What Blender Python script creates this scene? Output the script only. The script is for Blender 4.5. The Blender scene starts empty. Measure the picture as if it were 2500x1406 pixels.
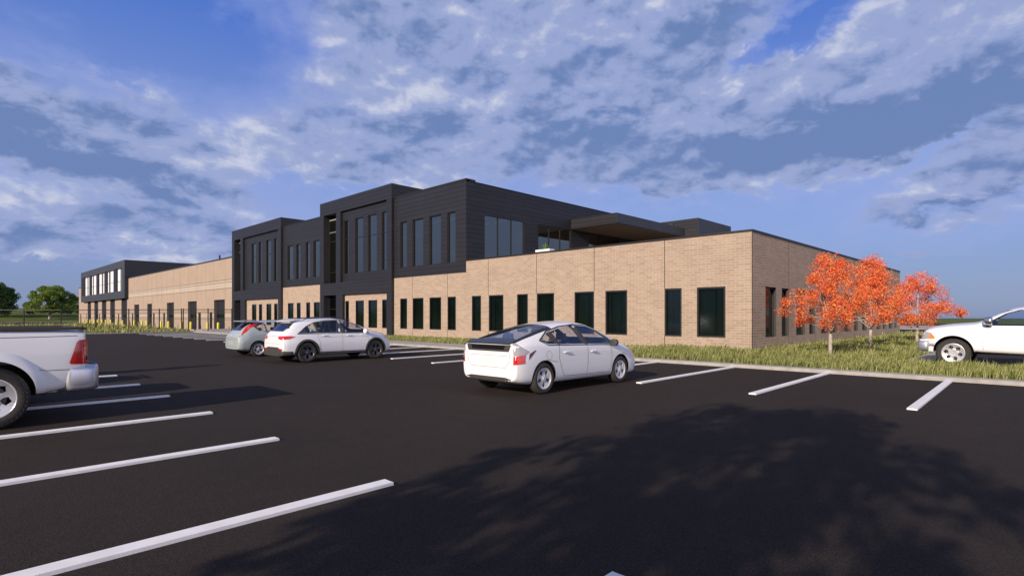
import bpy, bmesh, math, random
import numpy as np
from mathutils import Vector, Matrix
from mathutils.bvhtree import BVHTree
SC = bpy.context.scene
C = SC.collection
R = math.radians

# ---------------------------------------------------------------- camera
FPX, HY, CXP = 1360.0, 771.0, 1250.0          # focal length and horizon in photograph pixels (2500 wide)
FW = (-0.69985, 0.71428); RT = (0.71428, 0.69985)
cam_d = bpy.data.cameras.new('camera'); cam = bpy.data.objects.new('camera', cam_d); C.objects.link(cam)
cam.location = (0, 0, 1.6)
cam.rotation_euler = (R(90), 0, math.atan2(-FW[0], FW[1]))
cam_d.sensor_width = 36; cam_d.lens = FPX / 2500 * 36
cam_d.shift_y = (HY - 703) / 2500
cam_d.clip_start = 0.1; cam_d.clip_end = 6000
SC.camera = cam

# ---------------------------------------------------------------- light
SUN_FROM = Vector((0.42, -2.48, 1.0)).normalized()
SUN_EL = math.asin(SUN_FROM.z)
sun_d = bpy.data.lights.new('sun', 'SUN'); sun = bpy.data.objects.new('sun', sun_d); C.objects.link(sun)
sun_d.energy = 4.7; sun_d.angle = R(0.42); sun_d.color = (1.0, 0.84, 0.68)
sun.rotation_euler = SUN_FROM.to_track_quat('Z', 'Y').to_euler()
sun.location = (0, -30, 40)
SC.view_settings.view_transform = 'Standard'; SC.view_settings.look = 'None'
SC.view_settings.exposure = 0.2; SC.view_settings.gamma = 1.0
SC.render.film_transparent = False
SC.cycles.max_bounces = 8; SC.cycles.transparent_max_bounces = 24
SC.cycles.diffuse_bounces = 3; SC.cycles.glossy_bounces = 4

# ---------------------------------------------------------------- node helpers
class S:
    """a node socket with arithmetic"""
    def __init__(s, nt, sock): s.nt = nt; s.k = sock
    def _m(s, op, *a, clamp=False):
        n = s.nt.nodes.new('ShaderNodeMath'); n.operation = op; n.use_clamp = clamp
        for i, v in enumerate((s,) + a):
            if isinstance(v, S): s.nt.links.new(v.k, n.inputs[i])
            else: n.inputs[i].default_value = float(v)
        return S(s.nt, n.outputs[0])
    def __add__(s, o): return s._m('ADD', o)
    __radd__ = __add__
    def __mul__(s, o): return s._m('MULTIPLY', o)
    __rmul__ = __mul__
    def __sub__(s, o): return s._m('SUBTRACT', o)
    def __truediv__(s, o): return s._m('DIVIDE', o)
    def clamp(s): return s._m('ADD', 0, clamp=True)
def smooth(x, a, b):
    n = x.nt.nodes.new('ShaderNodeMapRange'); n.interpolation_type = 'SMOOTHSTEP'
    x.nt.links.new(x.k, n.inputs[0]); n.inputs[1].default_value = a; n.inputs[2].default_value = b
    n.inputs[3].default_value = 0; n.inputs[4].default_value = 1
    return S(x.nt, n.outputs[0])
def mixc(nt, f, a, b):
    n = nt.nodes.new('ShaderNodeMix'); n.data_type = 'RGBA'
    for i, v in ((0, f), (6, a), (7, b)):
        if isinstance(v, S): nt.links.new(v.k, n.inputs[i])
        elif i == 0: n.inputs[0].default_value = v
        else: n.inputs[i].default_value = (*v, 1)
    return S(nt, n.outputs[2])
def combine(nt, x, y, z):
    n = nt.nodes.new('ShaderNodeCombineXYZ')
    for i, v in enumerate((x, y, z)):
        if isinstance(v, S): nt.links.new(v.k, n.inputs[i])
        else: n.inputs[i].default_value = v
    return S(nt, n.outputs[0])
def noise(nt, vec, scale, detail=4, rough=0.5, out=0, dist=0.0):
    n = nt.nodes.new('ShaderNodeTexNoise'); n.inputs['Scale'].default_value = scale
    n.inputs['Detail'].default_value = detail; n.inputs['Roughness'].default_value = rough
    n.inputs['Distortion'].default_value = dist
    if vec is not None: nt.links.new(vec.k, n.inputs['Vector'])
    return S(nt, n.outputs[out])
def sep(nt, vec):
    n = nt.nodes.new('ShaderNodeSeparateXYZ'); nt.links.new(vec.k, n.inputs[0])
    return [S(nt, o) for o in n.outputs]

# ---------------------------------------------------------------- world: clear sky with clouds
W = bpy.data.worlds.new('World'); SC.world = W; W.use_nodes = True
nt = W.node_tree; nt.nodes.clear()
out = nt.nodes.new('ShaderNodeOutputWorld'); bg = nt.nodes.new('ShaderNodeBackground')
nt.links.new(bg.outputs[0], out.inputs[0])
STR = 0.10
bg.inputs[1].default_value = STR
sky = nt.nodes.new('ShaderNodeTexSky'); sky.sky_type = 'NISHITA'; sky.sun_disc = False
sky.sun_elevation = SUN_EL
sky.sun_rotation = math.atan2(SUN_FROM.x, SUN_FROM.y)
sky.air_density = 1.0; sky.dust_density = 0.6; sky.ozone_density = 2.0
tc = nt.nodes.new('ShaderNodeTexCoord'); D = S(nt, tc.outputs['Generated'])
dx, dy, dz = sep(nt, D)
lat = dx * RT[0] + dy * RT[1]; dep = dx * FW[0] + dy * FW[1]
az = lat._m('ARCTAN2', dep); el = dz._m('ARCSINE')
elc = el._m('MAXIMUM', 0.0)
# cloud domain: directions flattened on to a layer, so clouds crowd towards the horizon
def dom(ox, oy):
    return combine(nt, (az + ox) * 2.1, (elc + oy)._m('POWER', 0.85) * 3.5, 0.61)
def vor(vec, scale, detail):
    n = nt.nodes.new('ShaderNodeTexVoronoi'); n.feature = 'F1'; n.normalize = False; n.inputs['Scale'].default_value = scale
    n.inputs['Detail'].default_value = detail; n.inputs['Roughness'].default_value = .5; n.inputs['Lacunarity'].default_value = 2.2
    nt.links.new(vec.k, n.inputs['Vector']); return S(nt, n.outputs[0])
def warp(P_):
    wv = noise(nt, P_, 4.5, 3, 0.5, out=1)
    n = nt.nodes.new('ShaderNodeVectorMath'); n.operation = 'MULTIPLY_ADD'; nt.links.new(wv.k, n.inputs[0]); n.inputs[1].default_value = (.13, .10, .1); nt.links.new(P_.k, n.inputs[2]); return S(nt, n.outputs[0])
def field(P_, d):
    w_ = warp(P_); return noise(nt, w_, 1.9, d, 0.55) * 1.05 + (vor(w_, 8.0, 2) * -0.16 + 0.05)      # soft masses with billows
P = dom(0.0, 0.0); PW = warp(P)
n1 = field(P, 9)
l1 = noise(nt, PW, 2.4, 3.5, 0.5); l1b = noise(nt, warp(dom(-0.022, 0.040)), 2.4, 3.5, 0.5)
m1 = noise(nt, PW, 7.0, 5, 0.55); m1b = noise(nt, warp(dom(-0.008, 0.013)), 7.0, 5, 0.55)
n2 = noise(nt, PW, 11.0, 7, 0.6)
wx = noise(nt, P, 4.0, 4, 0.6)
def px2ae(px, py):
    a = math.atan((px - CXP) / FPX); return a, math.atan((HY - py) / FPX * math.cos(a))
waz = az + (wx - 0.5) * 0.16; wel = el + (n2 - 0.5) * 0.09
def blob(px, py, rx, ry, rot=0.0, w=1.0):
    a, e = px2ae(px, py); ca = math.cos(a)
    sx, sy = rx / FPX * ca * ca, ry / FPX * ca
    c, s_ = math.cos(R(rot)), math.sin(R(rot))
    u = waz - a; v = wel - e
    uu = (u * c + v * s_) / sx; vv = (v * c - u * s_) / sy
    return (uu * uu + vv * vv)._m('MULTIPLY', -1.0)._m('EXPONENT') * w
def total(bl):
    t = None
    for b in bl:
        k = blob(*b); t = k if t is None else t + k
    return t
cover = total([
    (90, 300, 300, 90, -14, .95), (330, 400, 300, 75, -12, .95), (300, 210, 150, 34, -6, .5), (520, 430, 120, 40, -10, .4), (40, 390, 240, 60, -6, .35),
    (820, 380, 230, 56, -3, 1.0), (980, 400, 120, 30, 0, .5), (770, 200, 230, 90, 8, .38), (1000, 130, 200, 100, 0, .4),
    (1180, 210, 330, 150, 0, .55), (1500, 120, 330, 170, 0, .70), (1500, 310, 380, 80, -8, .7), (1950, 270, 520, 130, 8, .9),
    (2350, 160, 400, 170, 12, .8), (2080, 350, 330, 52, 4, .4), (1130, 40, 300, 60, 0, .35),
    (300, 560, 420, 44, -3, 1.5), (90, 525, 180, 24, -4, .8), (60, 612, 170, 18, 0, .8),
    (2390, 445, 300, 62, 12, .8), (2450, 520, 160, 24, 12, .35), (2250, 490, 200, 34, 5, .45), (1640, 468, 90, 18, 0, .95), (2245, 612, 60, 11, 0, .9)])
clear = total([(330, 90, 430, 120, 0, .7), (620, 130, 200, 80, 0, .35), (1940, 80, 190, 36, 28, 1.1), (2085, 165, 30, 22, 0, .5),
    (1150, 490, 600, 40, 0, .35), (1900, 530, 600, 50, 0, .5), (2300, 640, 500, 60, 0, .4), (2330, 345, 220, 26, 22, .7), (250, 690, 500, 40, 0, .2)])
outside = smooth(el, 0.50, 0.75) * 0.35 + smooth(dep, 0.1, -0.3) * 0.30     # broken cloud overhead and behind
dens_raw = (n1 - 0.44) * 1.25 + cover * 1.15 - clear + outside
dens = smooth(dens_raw + (n2 - .5) * .22, 0.0, 0.50)
thin = smooth(dens_raw + (n2 - .5) * .5, -0.55, 0.20) * (smooth(el, 0.0, 0.16) * 0.3 + 0.08)
dark = total([(2050, 335, 560, 60, 4, 1.0), (1500, 320, 300, 50, 0, .55), (1750, 60, 200, 60, 10, .6), (2330, 290, 330, 70, 12, .6),
    (60, 330, 260, 60, -14, .75), (330, 440, 280, 34, -10, .7), (2330, 510, 260, 24, 12, .8), (360, 590, 380, 24, 0, .6), (1200, 350, 300, 40, 0, .25), (860, 415, 160, 20, 0, .3)])
edge = smooth(dens_raw, .85, .25) * .16
lit = ((l1 - l1b) * 1.8 + (m1 - m1b) * 1.5 + (n2 - .5) * 0.40 + edge + 0.42 - dark * 0.52).clamp()
# colours are display-linear radiances, divided by the background strength
def rad(r, g, b, k=1.0):
    f = lambda c: ((c / 255 + 0.055) / 1.055) ** 2.4 * k / STR / 1.149
    return (f(r), f(g), f(b))
skyn = S(nt, sky.outputs[0])
tint = nt.nodes.new('ShaderNodeMix'); tint.data_type = 'RGBA'; tint.blend_type = 'MULTIPLY'; tint.inputs[0].default_value = 1
nt.links.new(skyn.k, tint.inputs[6]); tint.inputs[7].default_value = (0.58, 0.66, 0.87, 1)
grad = mixc(nt, smooth(el, 0.0, 0.17), rad(128, 145, 184), rad(142, 164, 222))
grad = mixc(nt, smooth(el, 0.17, 0.55), grad, rad(70, 116, 212))
base = mixc(nt, 0.80, S(nt, tint.outputs[2]), grad)
base = mixc(nt, thin, base, rad(160, 174, 226))
cc = mixc(nt, smooth(lit, 0.0, 0.5), rad(106, 131, 180), rad(154, 168, 210))
cc = mixc(nt, smooth(lit, 0.52, 1.05), cc, rad(208, 212, 228))
cc = mixc(nt, smooth(el, 0.12, 0.0) * 0.55, cc, rad(150, 162, 192))
col = mixc(nt, dens * 0.92, base, cc)
# sky overhead, out of the picture, darkened to hold down the ambient light
col = mixc(nt, smooth(el, 0.55, 0.85) * 0.6, col, rad(72, 80, 100))
fill_glow = smooth(dx, 0.74, 0.92) * smooth(el, 0.7, 0.2)  # unseen bright sky low on the right, added to light the +X faces
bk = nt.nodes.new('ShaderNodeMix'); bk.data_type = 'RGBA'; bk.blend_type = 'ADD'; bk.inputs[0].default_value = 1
nt.links.new(col.k, bk.inputs[6]); bb = mixc(nt, fill_glow, (0, 0, 0), rad(235, 215, 200)); nt.links.new(bb.k, bk.inputs[7]); col = S(nt, bk.outputs[2])

# below the horizon: plain earth light
col = mixc(nt, smooth(dz, -0.002, -0.02), col, rad(96, 100, 96))
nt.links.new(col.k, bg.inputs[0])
try: W.cycles.sampling_method = 'MANUAL'; W.cycles.sample_map_resolution = 512
except Exception: pass

# ---------------------------------------------------------------- object helpers
def tag(o, label=None, cat=None, group=None, kind=None):
    if label: o['label'] = label
    if cat: o['category'] = cat
    if group: o['group'] = group
    if kind: o['kind'] = kind
    return o
def empty(name, loc=(0, 0, 0), rz=0.0, parent=None):
    o = bpy.data.objects.new(name, None); C.objects.link(o); o.location = loc; o.rotation_euler = (0, 0, rz)
    o.empty_display_size = 0.2
    if parent: o.parent = parent
    return o
def link(name, me, mats=None, parent=None, smooth_=False):
    o = bpy.data.objects.new(name, me); C.objects.link(o)
    if mats is not None:
        for m in (mats if isinstance(mats, (list, tuple)) else [mats]): me.materials.append(m)
    if parent: o.parent = parent
    if smooth_: me.polygons.foreach_set('use_smooth', [True] * len(me.polygons))
    return o
def copy_tree(o, parent=None):
    c = o.copy(); C.objects.link(c)
    if parent: c.parent = parent
    for ch in o.children: copy_tree(ch, c)
    return c
class MB:
    def __init__(s): s.v = []; s.f = []; s.m = []
    def poly(s, pts, m=0):
        n = len(s.v); s.v += [tuple(p) for p in pts]; s.f.append(tuple(range(n, n + len(pts)))); s.m.append(m)
    def box(s, x0, x1, y0, y1, z0, z1, m=0, skip=''):
        a = [(x0, y0, z0), (x1, y0, z0), (x1, y1, z0), (x0, y1, z0), (x0, y0, z1), (x1, y0, z1), (x1, y1, z1), (x0, y1, z1)]
        n = len(s.v); s.v += a
        for k, f in (('b', (0, 3, 2, 1)), ('t', (4, 5, 6, 7)), ('f', (0, 1, 5, 4)), ('r', (1, 2, 6, 5)), ('k', (2, 3, 7, 6)), ('l', (3, 0, 4, 7))):
            if k not in skip: s.f.append(tuple(n + i for i in f)); s.m.append(m)
        return s
    def prism(s, pts, vec, m=0):
        n = len(s.v); k = len(pts); vec = Vector(vec)
        s.v += [tuple(p) for p in pts] + [tuple(Vector(p) + vec) for p in pts]
        s.f.append(tuple(range(n + k - 1, n - 1, -1))); s.m.append(m)
        s.f.append(tuple(range(n + k, n + 2 * k))); s.m.append(m)
        for i in range(k):
            j = (i + 1) % k; s.f.append((n + i, n + j, n + k + j, n + k + i)); s.m.append(m)
    def tube(s, path, radii, seg=8, m=0, cap=True):
        path = [Vector(p) for p in path]; n0 = len(s.v)
        for i, p in enumerate(path):
            t = (path[min(i + 1, len(path) - 1)] - path[max(i - 1, 0)]).normalized()
            a = t.orthogonal().normalized() if i == 0 else (pa - t * pa.dot(t)).normalized()
            pa = a; b = t.cross(a); r = radii[i] if isinstance(radii, (list, tuple)) else radii
            for j in range(seg):
                an = 2 * math.pi * j / seg; s.v.append(tuple(p + (a * math.cos(an) + b * math.sin(an)) * r))
        for i in range(len(path) - 1):
            for j in range(seg):
                k = (j + 1) % seg; s.f.append((n0 + i * seg + j, n0 + i * seg + k, n0 + (i + 1) * seg + k, n0 + (i + 1) * seg + j)); s.m.append(m)
        if cap:
            s.f.append(tuple(n0 + j for j in range(seg - 1, -1, -1))); s.m.append(m)
            e = n0 + (len(path) - 1) * seg; s.f.append(tuple(e + j for j in range(seg))); s.m.append(m)
    def lathe(s, prof, axis='z', seg=24, m=0, c=(0, 0, 0)):
        n0 = len(s.v)
        for r, h in prof:
            for j in range(seg):
                an = 2 * math.pi * j / seg; a, b = r * math.cos(an), r * math.sin(an)
                s.v.append((c[0] + a, c[1] + b, c[2] + h) if axis == 'z' else (c[0] + h, c[1] + a, c[2] + b))
        for i in range(len(prof) - 1):
            for j in range(seg):
                k = (j + 1) % seg; s.f.append((n0 + i * seg + j, n0 + i * seg + k, n0 + (i + 1) * seg + k, n0 + (i + 1) * seg + j)); s.m.append(m)
    def mesh(s, name='mesh'):
        me = bpy.data.meshes.new(name); me.from_pydata(s.v, [], s.f); me.polygons.foreach_set('material_index', s.m); me.update(); return me
    def build(s, name, mats, parent=None, smooth_=False, sharp=None):
        me = s.mesh(name); o = link(name, me, mats, parent, smooth_)
        if sharp is not None:
            me.polygons.foreach_set('use_smooth', [True] * len(me.polygons)); me.set_sharp_from_angle(angle=R(sharp))
        return o

# ---------------------------------------------------------------- materials
def lin(r, g, b): return tuple(((c / 255 + 0.055) / 1.055) ** 2.4 if c > 10 else c / 255 / 12.92 for c in (r, g, b))
def pbsdf(name, color=(.5, .5, .5), rough=.6, metal=0.0, spec=0.5, coat=0.0, **kw):
    m = bpy.data.materials.new(name); m.use_nodes = True; t = m.node_tree; b = t.nodes['Principled BSDF']
    b.inputs['Base Color'].default_value = (*color, 1); b.inputs['Roughness'].default_value = rough
    b.inputs['Metallic'].default_value = metal; b.inputs['Specular IOR Level'].default_value = spec
    b.inputs['Coat Weight'].default_value = coat; b.inputs['Coat Roughness'].default_value = 0.04
    for k, v in kw.items(): b.inputs[k].default_value = v
    return m
def speck(m, c0, c1, scale=20, detail=4, rough_var=0.0, bump=0.0, bscale=None, coord='Object', rough=.55):
    """vary the base colour between two colours with noise, with a little bump"""
    t = m.node_tree; b = t.nodes['Principled BSDF']; tc = t.nodes.new('ShaderNodeTexCoord'); v = S(t, tc.outputs[coord])
    n = noise(t, v, scale, detail, rough)
    c = mixc(t, smooth(n, .3, .7), c0, c1); t.links.new(c.k, b.inputs['Base Color'])
    if rough_var:
        r0 = b.inputs['Roughness'].default_value; rr = n * rough_var + (r0 - rough_var / 2); t.links.new(rr.k, b.inputs['Roughness'])
    if bump:
        bn = t.nodes.new('ShaderNodeBump'); bn.inputs['Strength'].default_value = 1; bn.inputs['Distance'].default_value = bump
        n2 = noise(t, v, bscale or scale, 5, .6); t.links.new(n2.k, bn.inputs['Height']); t.links.new(bn.outputs[0], b.inputs['Normal'])
    return m
def wall_coords(t, axis):
    tc = t.nodes.new('ShaderNodeTexCoord'); x, y, z = sep(t, S(t, tc.outputs['Object']))
    return combine(t, x if axis == 'x' else y, z, 0.0), z
def brick_mat(name, axis):
    m = pbsdf(name, rough=.92, spec=.2); t = m.node_tree; b = t.nodes['Principled BSDF']
    v, z = wall_coords(t, axis)
    br = t.nodes.new('ShaderNodeTexBrick'); t.links.new(v.k, br.inputs['Vector'])
    br.offset = 0.5; br.inputs['Scale'].default_value = 1; br.inputs['Brick Width'].default_value = .38; br.inputs['Row Height'].default_value = .113
    br.inputs['Mortar Size'].default_value = .009; br.inputs['Mortar Smooth'].default_value = .2; br.inputs['Bias'].default_value = 0
    br.inputs['Color1'].default_value = (.325, .244, .180, 1); br.inputs['Color2'].default_value = (.395, .308, .236, 1); br.inputs['Mortar'].default_value = (.565, .475, .40, 1)
    n = noise(t, v, 1.3, 5, .6); n3 = noise(t, v, 45, 3, .6)
    mu = t.nodes.new('ShaderNodeMix'); mu.data_type = 'RGBA'; mu.blend_type = 'MULTIPLY'; mu.inputs[0].default_value = 1
    t.links.new(br.outputs[0], mu.inputs[6]); g = (n - .5) * .25 + (n3 - .5) * .45 + .98
    t.links.new(combine(t, g, g, g).k, mu.inputs[7]); t.links.new(mu.outputs[2], b.inputs['Base Color'])
    bn = t.nodes.new('ShaderNodeBump'); bn.inputs['Distance'].default_value = .006; h = S(t, br.outputs[1]) * -1.0 + n3 * .4
    t.links.new(h.k, bn.inputs['Height']); t.links.new(bn.outputs[0], b.inputs['Normal'])
    return m
def siding_mat(name, axis, col=(.0178, .0178, .0215), row=.305, length=3.66):
    m = pbsdf(name, rough=.48, spec=.35); t = m.node_tree; b = t.nodes['Principled BSDF']
    v, z = wall_coords(t, axis)
    br = t.nodes.new('ShaderNodeTexBrick'); t.links.new(v.k, br.inputs['Vector']); br.offset = .37; br.offset_frequency = 2
    br.inputs['Scale'].default_value = 1; br.inputs['Brick Width'].default_value = length; br.inputs['Row Height'].default_value = row
    br.inputs['Mortar Size'].default_value = .009; br.inputs['Mortar Smooth'].default_value = .1
    c = Vector(col)
    br.inputs['Color1'].default_value = (*(c * .93), 1); br.inputs['Color2'].default_value = (*(c * 1.08), 1); br.inputs['Mortar'].default_value = (*(c * .28), 1)
    n = noise(t, v, 1.1, 4, .6); g = (n - .5) * .35 + 1.0
    mu = t.nodes.new('ShaderNodeMix'); mu.data_type = 'RGBA'; mu.blend_type = 'MULTIPLY'; mu.inputs[0].default_value = 1
    t.links.new(br.outputs[0], mu.inputs[6]); t.links.new(combine(t, g, g, g).k, mu.inputs[7]); t.links.new(mu.outputs[2], b.inputs['Base Color'])
    # lapped boards: each row leans out towards its bottom edge
    row_h = (z / row)._m('FRACT'); bn = t.nodes.new('ShaderNodeBump'); bn.inputs['Distance'].default_value = .012
    t.links.new((row_h * -0.5 - S(t, br.outputs[1]) * .5).k, bn.inputs['Height']); t.links.new(bn.outputs[0], b.inputs['Normal'])
    return m
def glass_mat(name, tint=(.10, .16, .16), refl=.22, rough=.0, rcol=(.75, .9, .95)):
    """coated window glass: part mirror, part tinted see-through"""
    m = bpy.data.materials.new(name); m.use_nodes = True; t = m.node_tree; t.nodes.clear()
    o = t.nodes.new('ShaderNodeOutputMaterial'); mx = t.nodes.new('ShaderNodeMixShader'); tr = t.nodes.new('ShaderNodeBsdfTransparent'); gl = t.nodes.new('ShaderNodeBsdfGlossy')
    ge = t.nodes.new('ShaderNodeNewGeometry'); dt = t.nodes.new('ShaderNodeVectorMath'); dt.operation = 'DOT_PRODUCT'
    t.links.new(ge.outputs['Normal'], dt.inputs[0]); t.links.new(ge.outputs['Incoming'], dt.inputs[1])
    fres = (S(t, dt.outputs['Value'])._m('ABSOLUTE') * -1.0 + 1.0)._m('POWER', 5.0) * 0.94 + 0.05
    f = (fres * (1 - refl) + refl).clamp()
    t.links.new(f.k, mx.inputs[0]); t.links.new(tr.outputs[0], mx.inputs[1]); t.links.new(gl.outputs[0], mx.inputs[2]); t.links.new(mx.outputs[0], o.inputs[0])
    tr.inputs[0].default_value = (*tint, 1); gl.inputs[0].default_value = (*rcol, 1); gl.inputs['Roughness'].default_value = rough
    return m
M = {}
M['brick_x'] = brick_mat('brick_front', 'x'); M['brick_y'] = brick_mat('brick_side', 'y')
M['siding_x'] = siding_mat('dark_siding_front', 'x'); M['siding_y'] = siding_mat('dark_siding_side', 'y', (.024, .024, .028))
M['black'] = pbsdf('black_metal', (.012, .011, .011), .5); M['dark_trim'] = pbsdf('dark_trim', (.028, .026, .025), .55)
M['steel_dark'] = speck(pbsdf('charcoal_panel', rough=.55), (.036, .040, .050), (.043, .047, .057), .6)
M['reveal'] = pbsdf('grey_reveal', (.14, .125, .125), .7)
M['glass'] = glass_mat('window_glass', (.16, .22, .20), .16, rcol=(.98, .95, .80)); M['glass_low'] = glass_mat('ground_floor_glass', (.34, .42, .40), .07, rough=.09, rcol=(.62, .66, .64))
M['roof'] = pbsdf('roof_membrane', (.25, .24, .23), .9)
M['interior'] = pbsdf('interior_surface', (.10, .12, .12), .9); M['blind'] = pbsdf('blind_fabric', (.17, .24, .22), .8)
M['soffit'] = pbsdf('soffit', (.15, .095, .06), .6)
M['white'] = pbsdf('white_planter', (.8, .8, .8), .5)
def emis(name, c, s):
    m = bpy.data.materials.new(name); m.use_nodes = True; b = m.node_tree.nodes['Principled BSDF']
    b.inputs['Emission Color'].default_value = (*c, 1); b.inputs['Emission Strength'].default_value = s; return m
M['lamp'] = emis('strip_lamp', (.75, 1, .95), .7)
def asphalt_mat():
    m = pbsdf('asphalt', rough=.9, spec=.14); t = m.node_tree; b = t.nodes['Principled BSDF']
    tc = t.nodes.new('ShaderNodeTexCoord'); v = S(t, tc.outputs['Object'])
    big = noise(t, v, .35, 5, .6); mid = noise(t, v, 3.0, 5, .65); fine = noise(t, v, 70, 2, .6); grit = noise(t, v, 24, 3, .7); vf = noise(t, v, 220, 1, .5)
    c = mixc(t, smooth(big * .5 + mid * .5, .35, .65), (0.0215, 0.0165, 0.0140), (0.0290, 0.0225, 0.0192))
    c = mixc(t, smooth(fine, .52, .72) * .55, c, (.085, .072, .064)); c = mixc(t, smooth(vf, .60, .78) * .55, c, (.24, .215, .20))
    c = mixc(t, smooth(grit, .52, .72) * .5, c, (.052, .043, .038)); c = mixc(t, smooth(grit, .46, .30) * .4, c, (.014, .011, .010))
    c = mixc(t, smooth(fine, .46, .30) * .55, c, (.012, .010, .009)); c = mixc(t, smooth(noise(t, v, .9, 6, .7), .60, .78) * .30, c, (.062, .053, .048))
    t.links.new(c.k, b.inputs['Base Color'])
    bn = t.nodes.new('ShaderNodeBump'); bn.inputs['Distance'].default_value = .004; t.links.new((fine + vf * .6 + mid * .5).k, bn.inputs['Height']); t.links.new(bn.outputs[0], b.inputs['Normal'])
    return m
M['asphalt'] = asphalt_mat()
M['paint_line'] = speck(pbsdf('line_paint', rough=.7), (.78, .78, .78), (.86, .86, .86), 6, bump=.001, bscale=90)
M['concrete'] = speck(pbsdf('concrete', rough=.9), (.30, .285, .27), (.40, .385, .36), 3.5, 6, bump=.002, bscale=60)
M['soil'] = speck(pbsdf('soil', rough=1), (.05, .06, .02), (.09, .10, .035), 5)
def field_mat(name, c0, c1, c2, s1=.12, s2=3.0):
    m = pbsdf(name, rough=1, spec=.1); t = m.node_tree; b = t.nodes['Principled BSDF']
    tc = t.nodes.new('ShaderNodeTexCoord'); v = S(t, tc.outputs['Object'])
    c = mixc(t, smooth(noise(t, v, s1, 5, .6), .35, .65), c0, c1); c = mixc(t, smooth(noise(t, v, s2, 4, .7), .45, .8) * .6, c, c2)
    t.links.new(c.k, b.inputs['Base Color']); return m
M['field'] = field_mat('grass_field', (.075, .105, .022), (.12, .15, .03), (.16, .17, .05))
# ================================================================ ground
def slab(name, x0, x1, y0, y1, z0, z1, m, nx=1, ny=1):
    b = MB(); b.box(x0, x1, y0, y1, z0, z1); return tag(b.build(name, m), kind='structure')
def ground_z(x): # the lot falls a little towards the loading docks
    return -0.27 * min(1.0, max(0.0, (-61.5 - x) / 6.0))
def sheet(name, xs, ys, zf, m):
    v = [(x, y, zf(x, y)) for y in ys for x in xs]; nx = len(xs)
    f = [(j * nx + i, j * nx + i + 1, (j + 1) * nx + i + 1, (j + 1) * nx + i) for j in range(len(ys) - 1) for i in range(nx - 1)]
    me = bpy.data.meshes.new(name); me.from_pydata(v, [], f); return tag(link(name, me, m, smooth_=True), kind='structure')
sheet('ground', [-3000, -1500, -600, -300, -176, 100, 600, 1500, 3000], [-3000, -1000, -300, -80, 0, 70, 200, 600, 1500, 3000],
      lambda x, y: -0.42, M['field'])
sheet('asphalt_lot', [-206, -176, -120, -67.5, -66, -64.5, -63, -61.5, -40, -9.0, 45], [-60, -26, 0, 17.2, 23.9], lambda x, y: ground_z(x), M['asphalt'])
sheet('side_lot', [-3.3, 20, 60], [21.9, 30, 58], lambda x, y: 0.02, M['asphalt'])
sheet('side_road', [-60, 0, 120], [58, 82], lambda x, y: -0.02, M['asphalt'])
slab('concrete_pavement', -60, 160, 82, 112, -.40, .03, M['concrete'])
sheet('far_road', [-60, 200], [118, 150], lambda x, y: -0.1, M['asphalt'])
M['haze_sheet'] = pbsdf('haze_sheet', (.05, .09, .16), .12, spec=.5)  # bluish sheet standing in for haze over the far plain
sheet('haze_sheet', [-500, 3000], [520, 2900], lambda x, y: -0.30, M['haze_sheet'])

# kerb and walk in front of the building
def kerb_path(name, pts, w=.42, h=.10, m=None):
    b = MB()
    for (x0, y0), (x1, y1) in zip(pts[:-1], pts[1:]):
        b.box(min(x0, x1), max(x0, x1), min(y0, y1), max(y0, y1), 0, h)
    return tag(b.build(name, m or M['concrete']), kind='structure')
b = MB(); b.box(-62.0, 8.0, 17.18, 17.62, -.05, .10); tag(b.build('kerb', M['concrete']), kind='structure')
b = MB()
b.box(-62.0, -13.2, 17.635, 19.30, -.05, .103); b.box(-69.4, -36.2, 19.30, 23.55, -.05, .103)
tag(b.build('front_walk', M['concrete']), kind='structure')
M['joint'] = pbsdf('joint', (.12, .115, .11), .9)
# planting beds (soil sheets under the grass)
BEDS = [(-36.2, -13.2, 19.31, 23.77), (-13.2, -3.6, 17.625, 23.77), (-9.16, -3.6, 23.77, 57.5), (-3.6, 8.0, 17.625, 21.45)]
b = MB()
for x0, x1, y0, y1 in BEDS: b.poly([(x0, y0, .07), (x1, y0, .07), (x1, y1, .07), (x0, y1, .07)])
tag(b.build('soil_bed', M['soil']), kind='structure')
b = MB(); b.box(-3.62, -3.20, 22.02, 57.5, -.05, .13); b.box(-3.62, 8, 21.50, 22.0, -.05, .02); tag(b.build('side_kerb', M['concrete']), kind='structure')
# island by the fence
b = MB(); b.box(-69.5, -61.0, 8.2, 17.2, -.30, .08); b.box(-120, -69.5, -30, 17.2, -.30, .02); tag(b.build('grass_island', M['soil']), kind='structure')
b = MB(); b.box(-61.0, -60.6, 8.2, 17.6, -.05, .10); b.box(-61.0, -60.6, -30, 8.2, -.05, .10); tag(b.build('island_kerb', M['concrete']), kind='structure')

# hill beyond the docks
def hill():
    xs = list(np.linspace(-460, -205, 40)); ys = list(np.linspace(-200, 90, 40))
    def z(x, y):
        t = min(1, max(0, (-207 - x) / 120)); s = t * t * (3 - 2 * t)
        return -0.36 + s * (5.2 + .35 * math.sin(y * .06) + .3 * math.sin(x * .09 + y * .03)) * (1 - .25 * min(1, max(0, (y - 10) / 60)))
    return xs, ys, z
hx, hy, hill_z = hill(); sheet('hill', hx, hy, hill_z, M['field'])
b = MB(); b.box(-206.4, -206.0, -200, 90, -.3, -.14); tag(b.build('far_kerb', M['concrete']), kind='structure')

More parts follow.
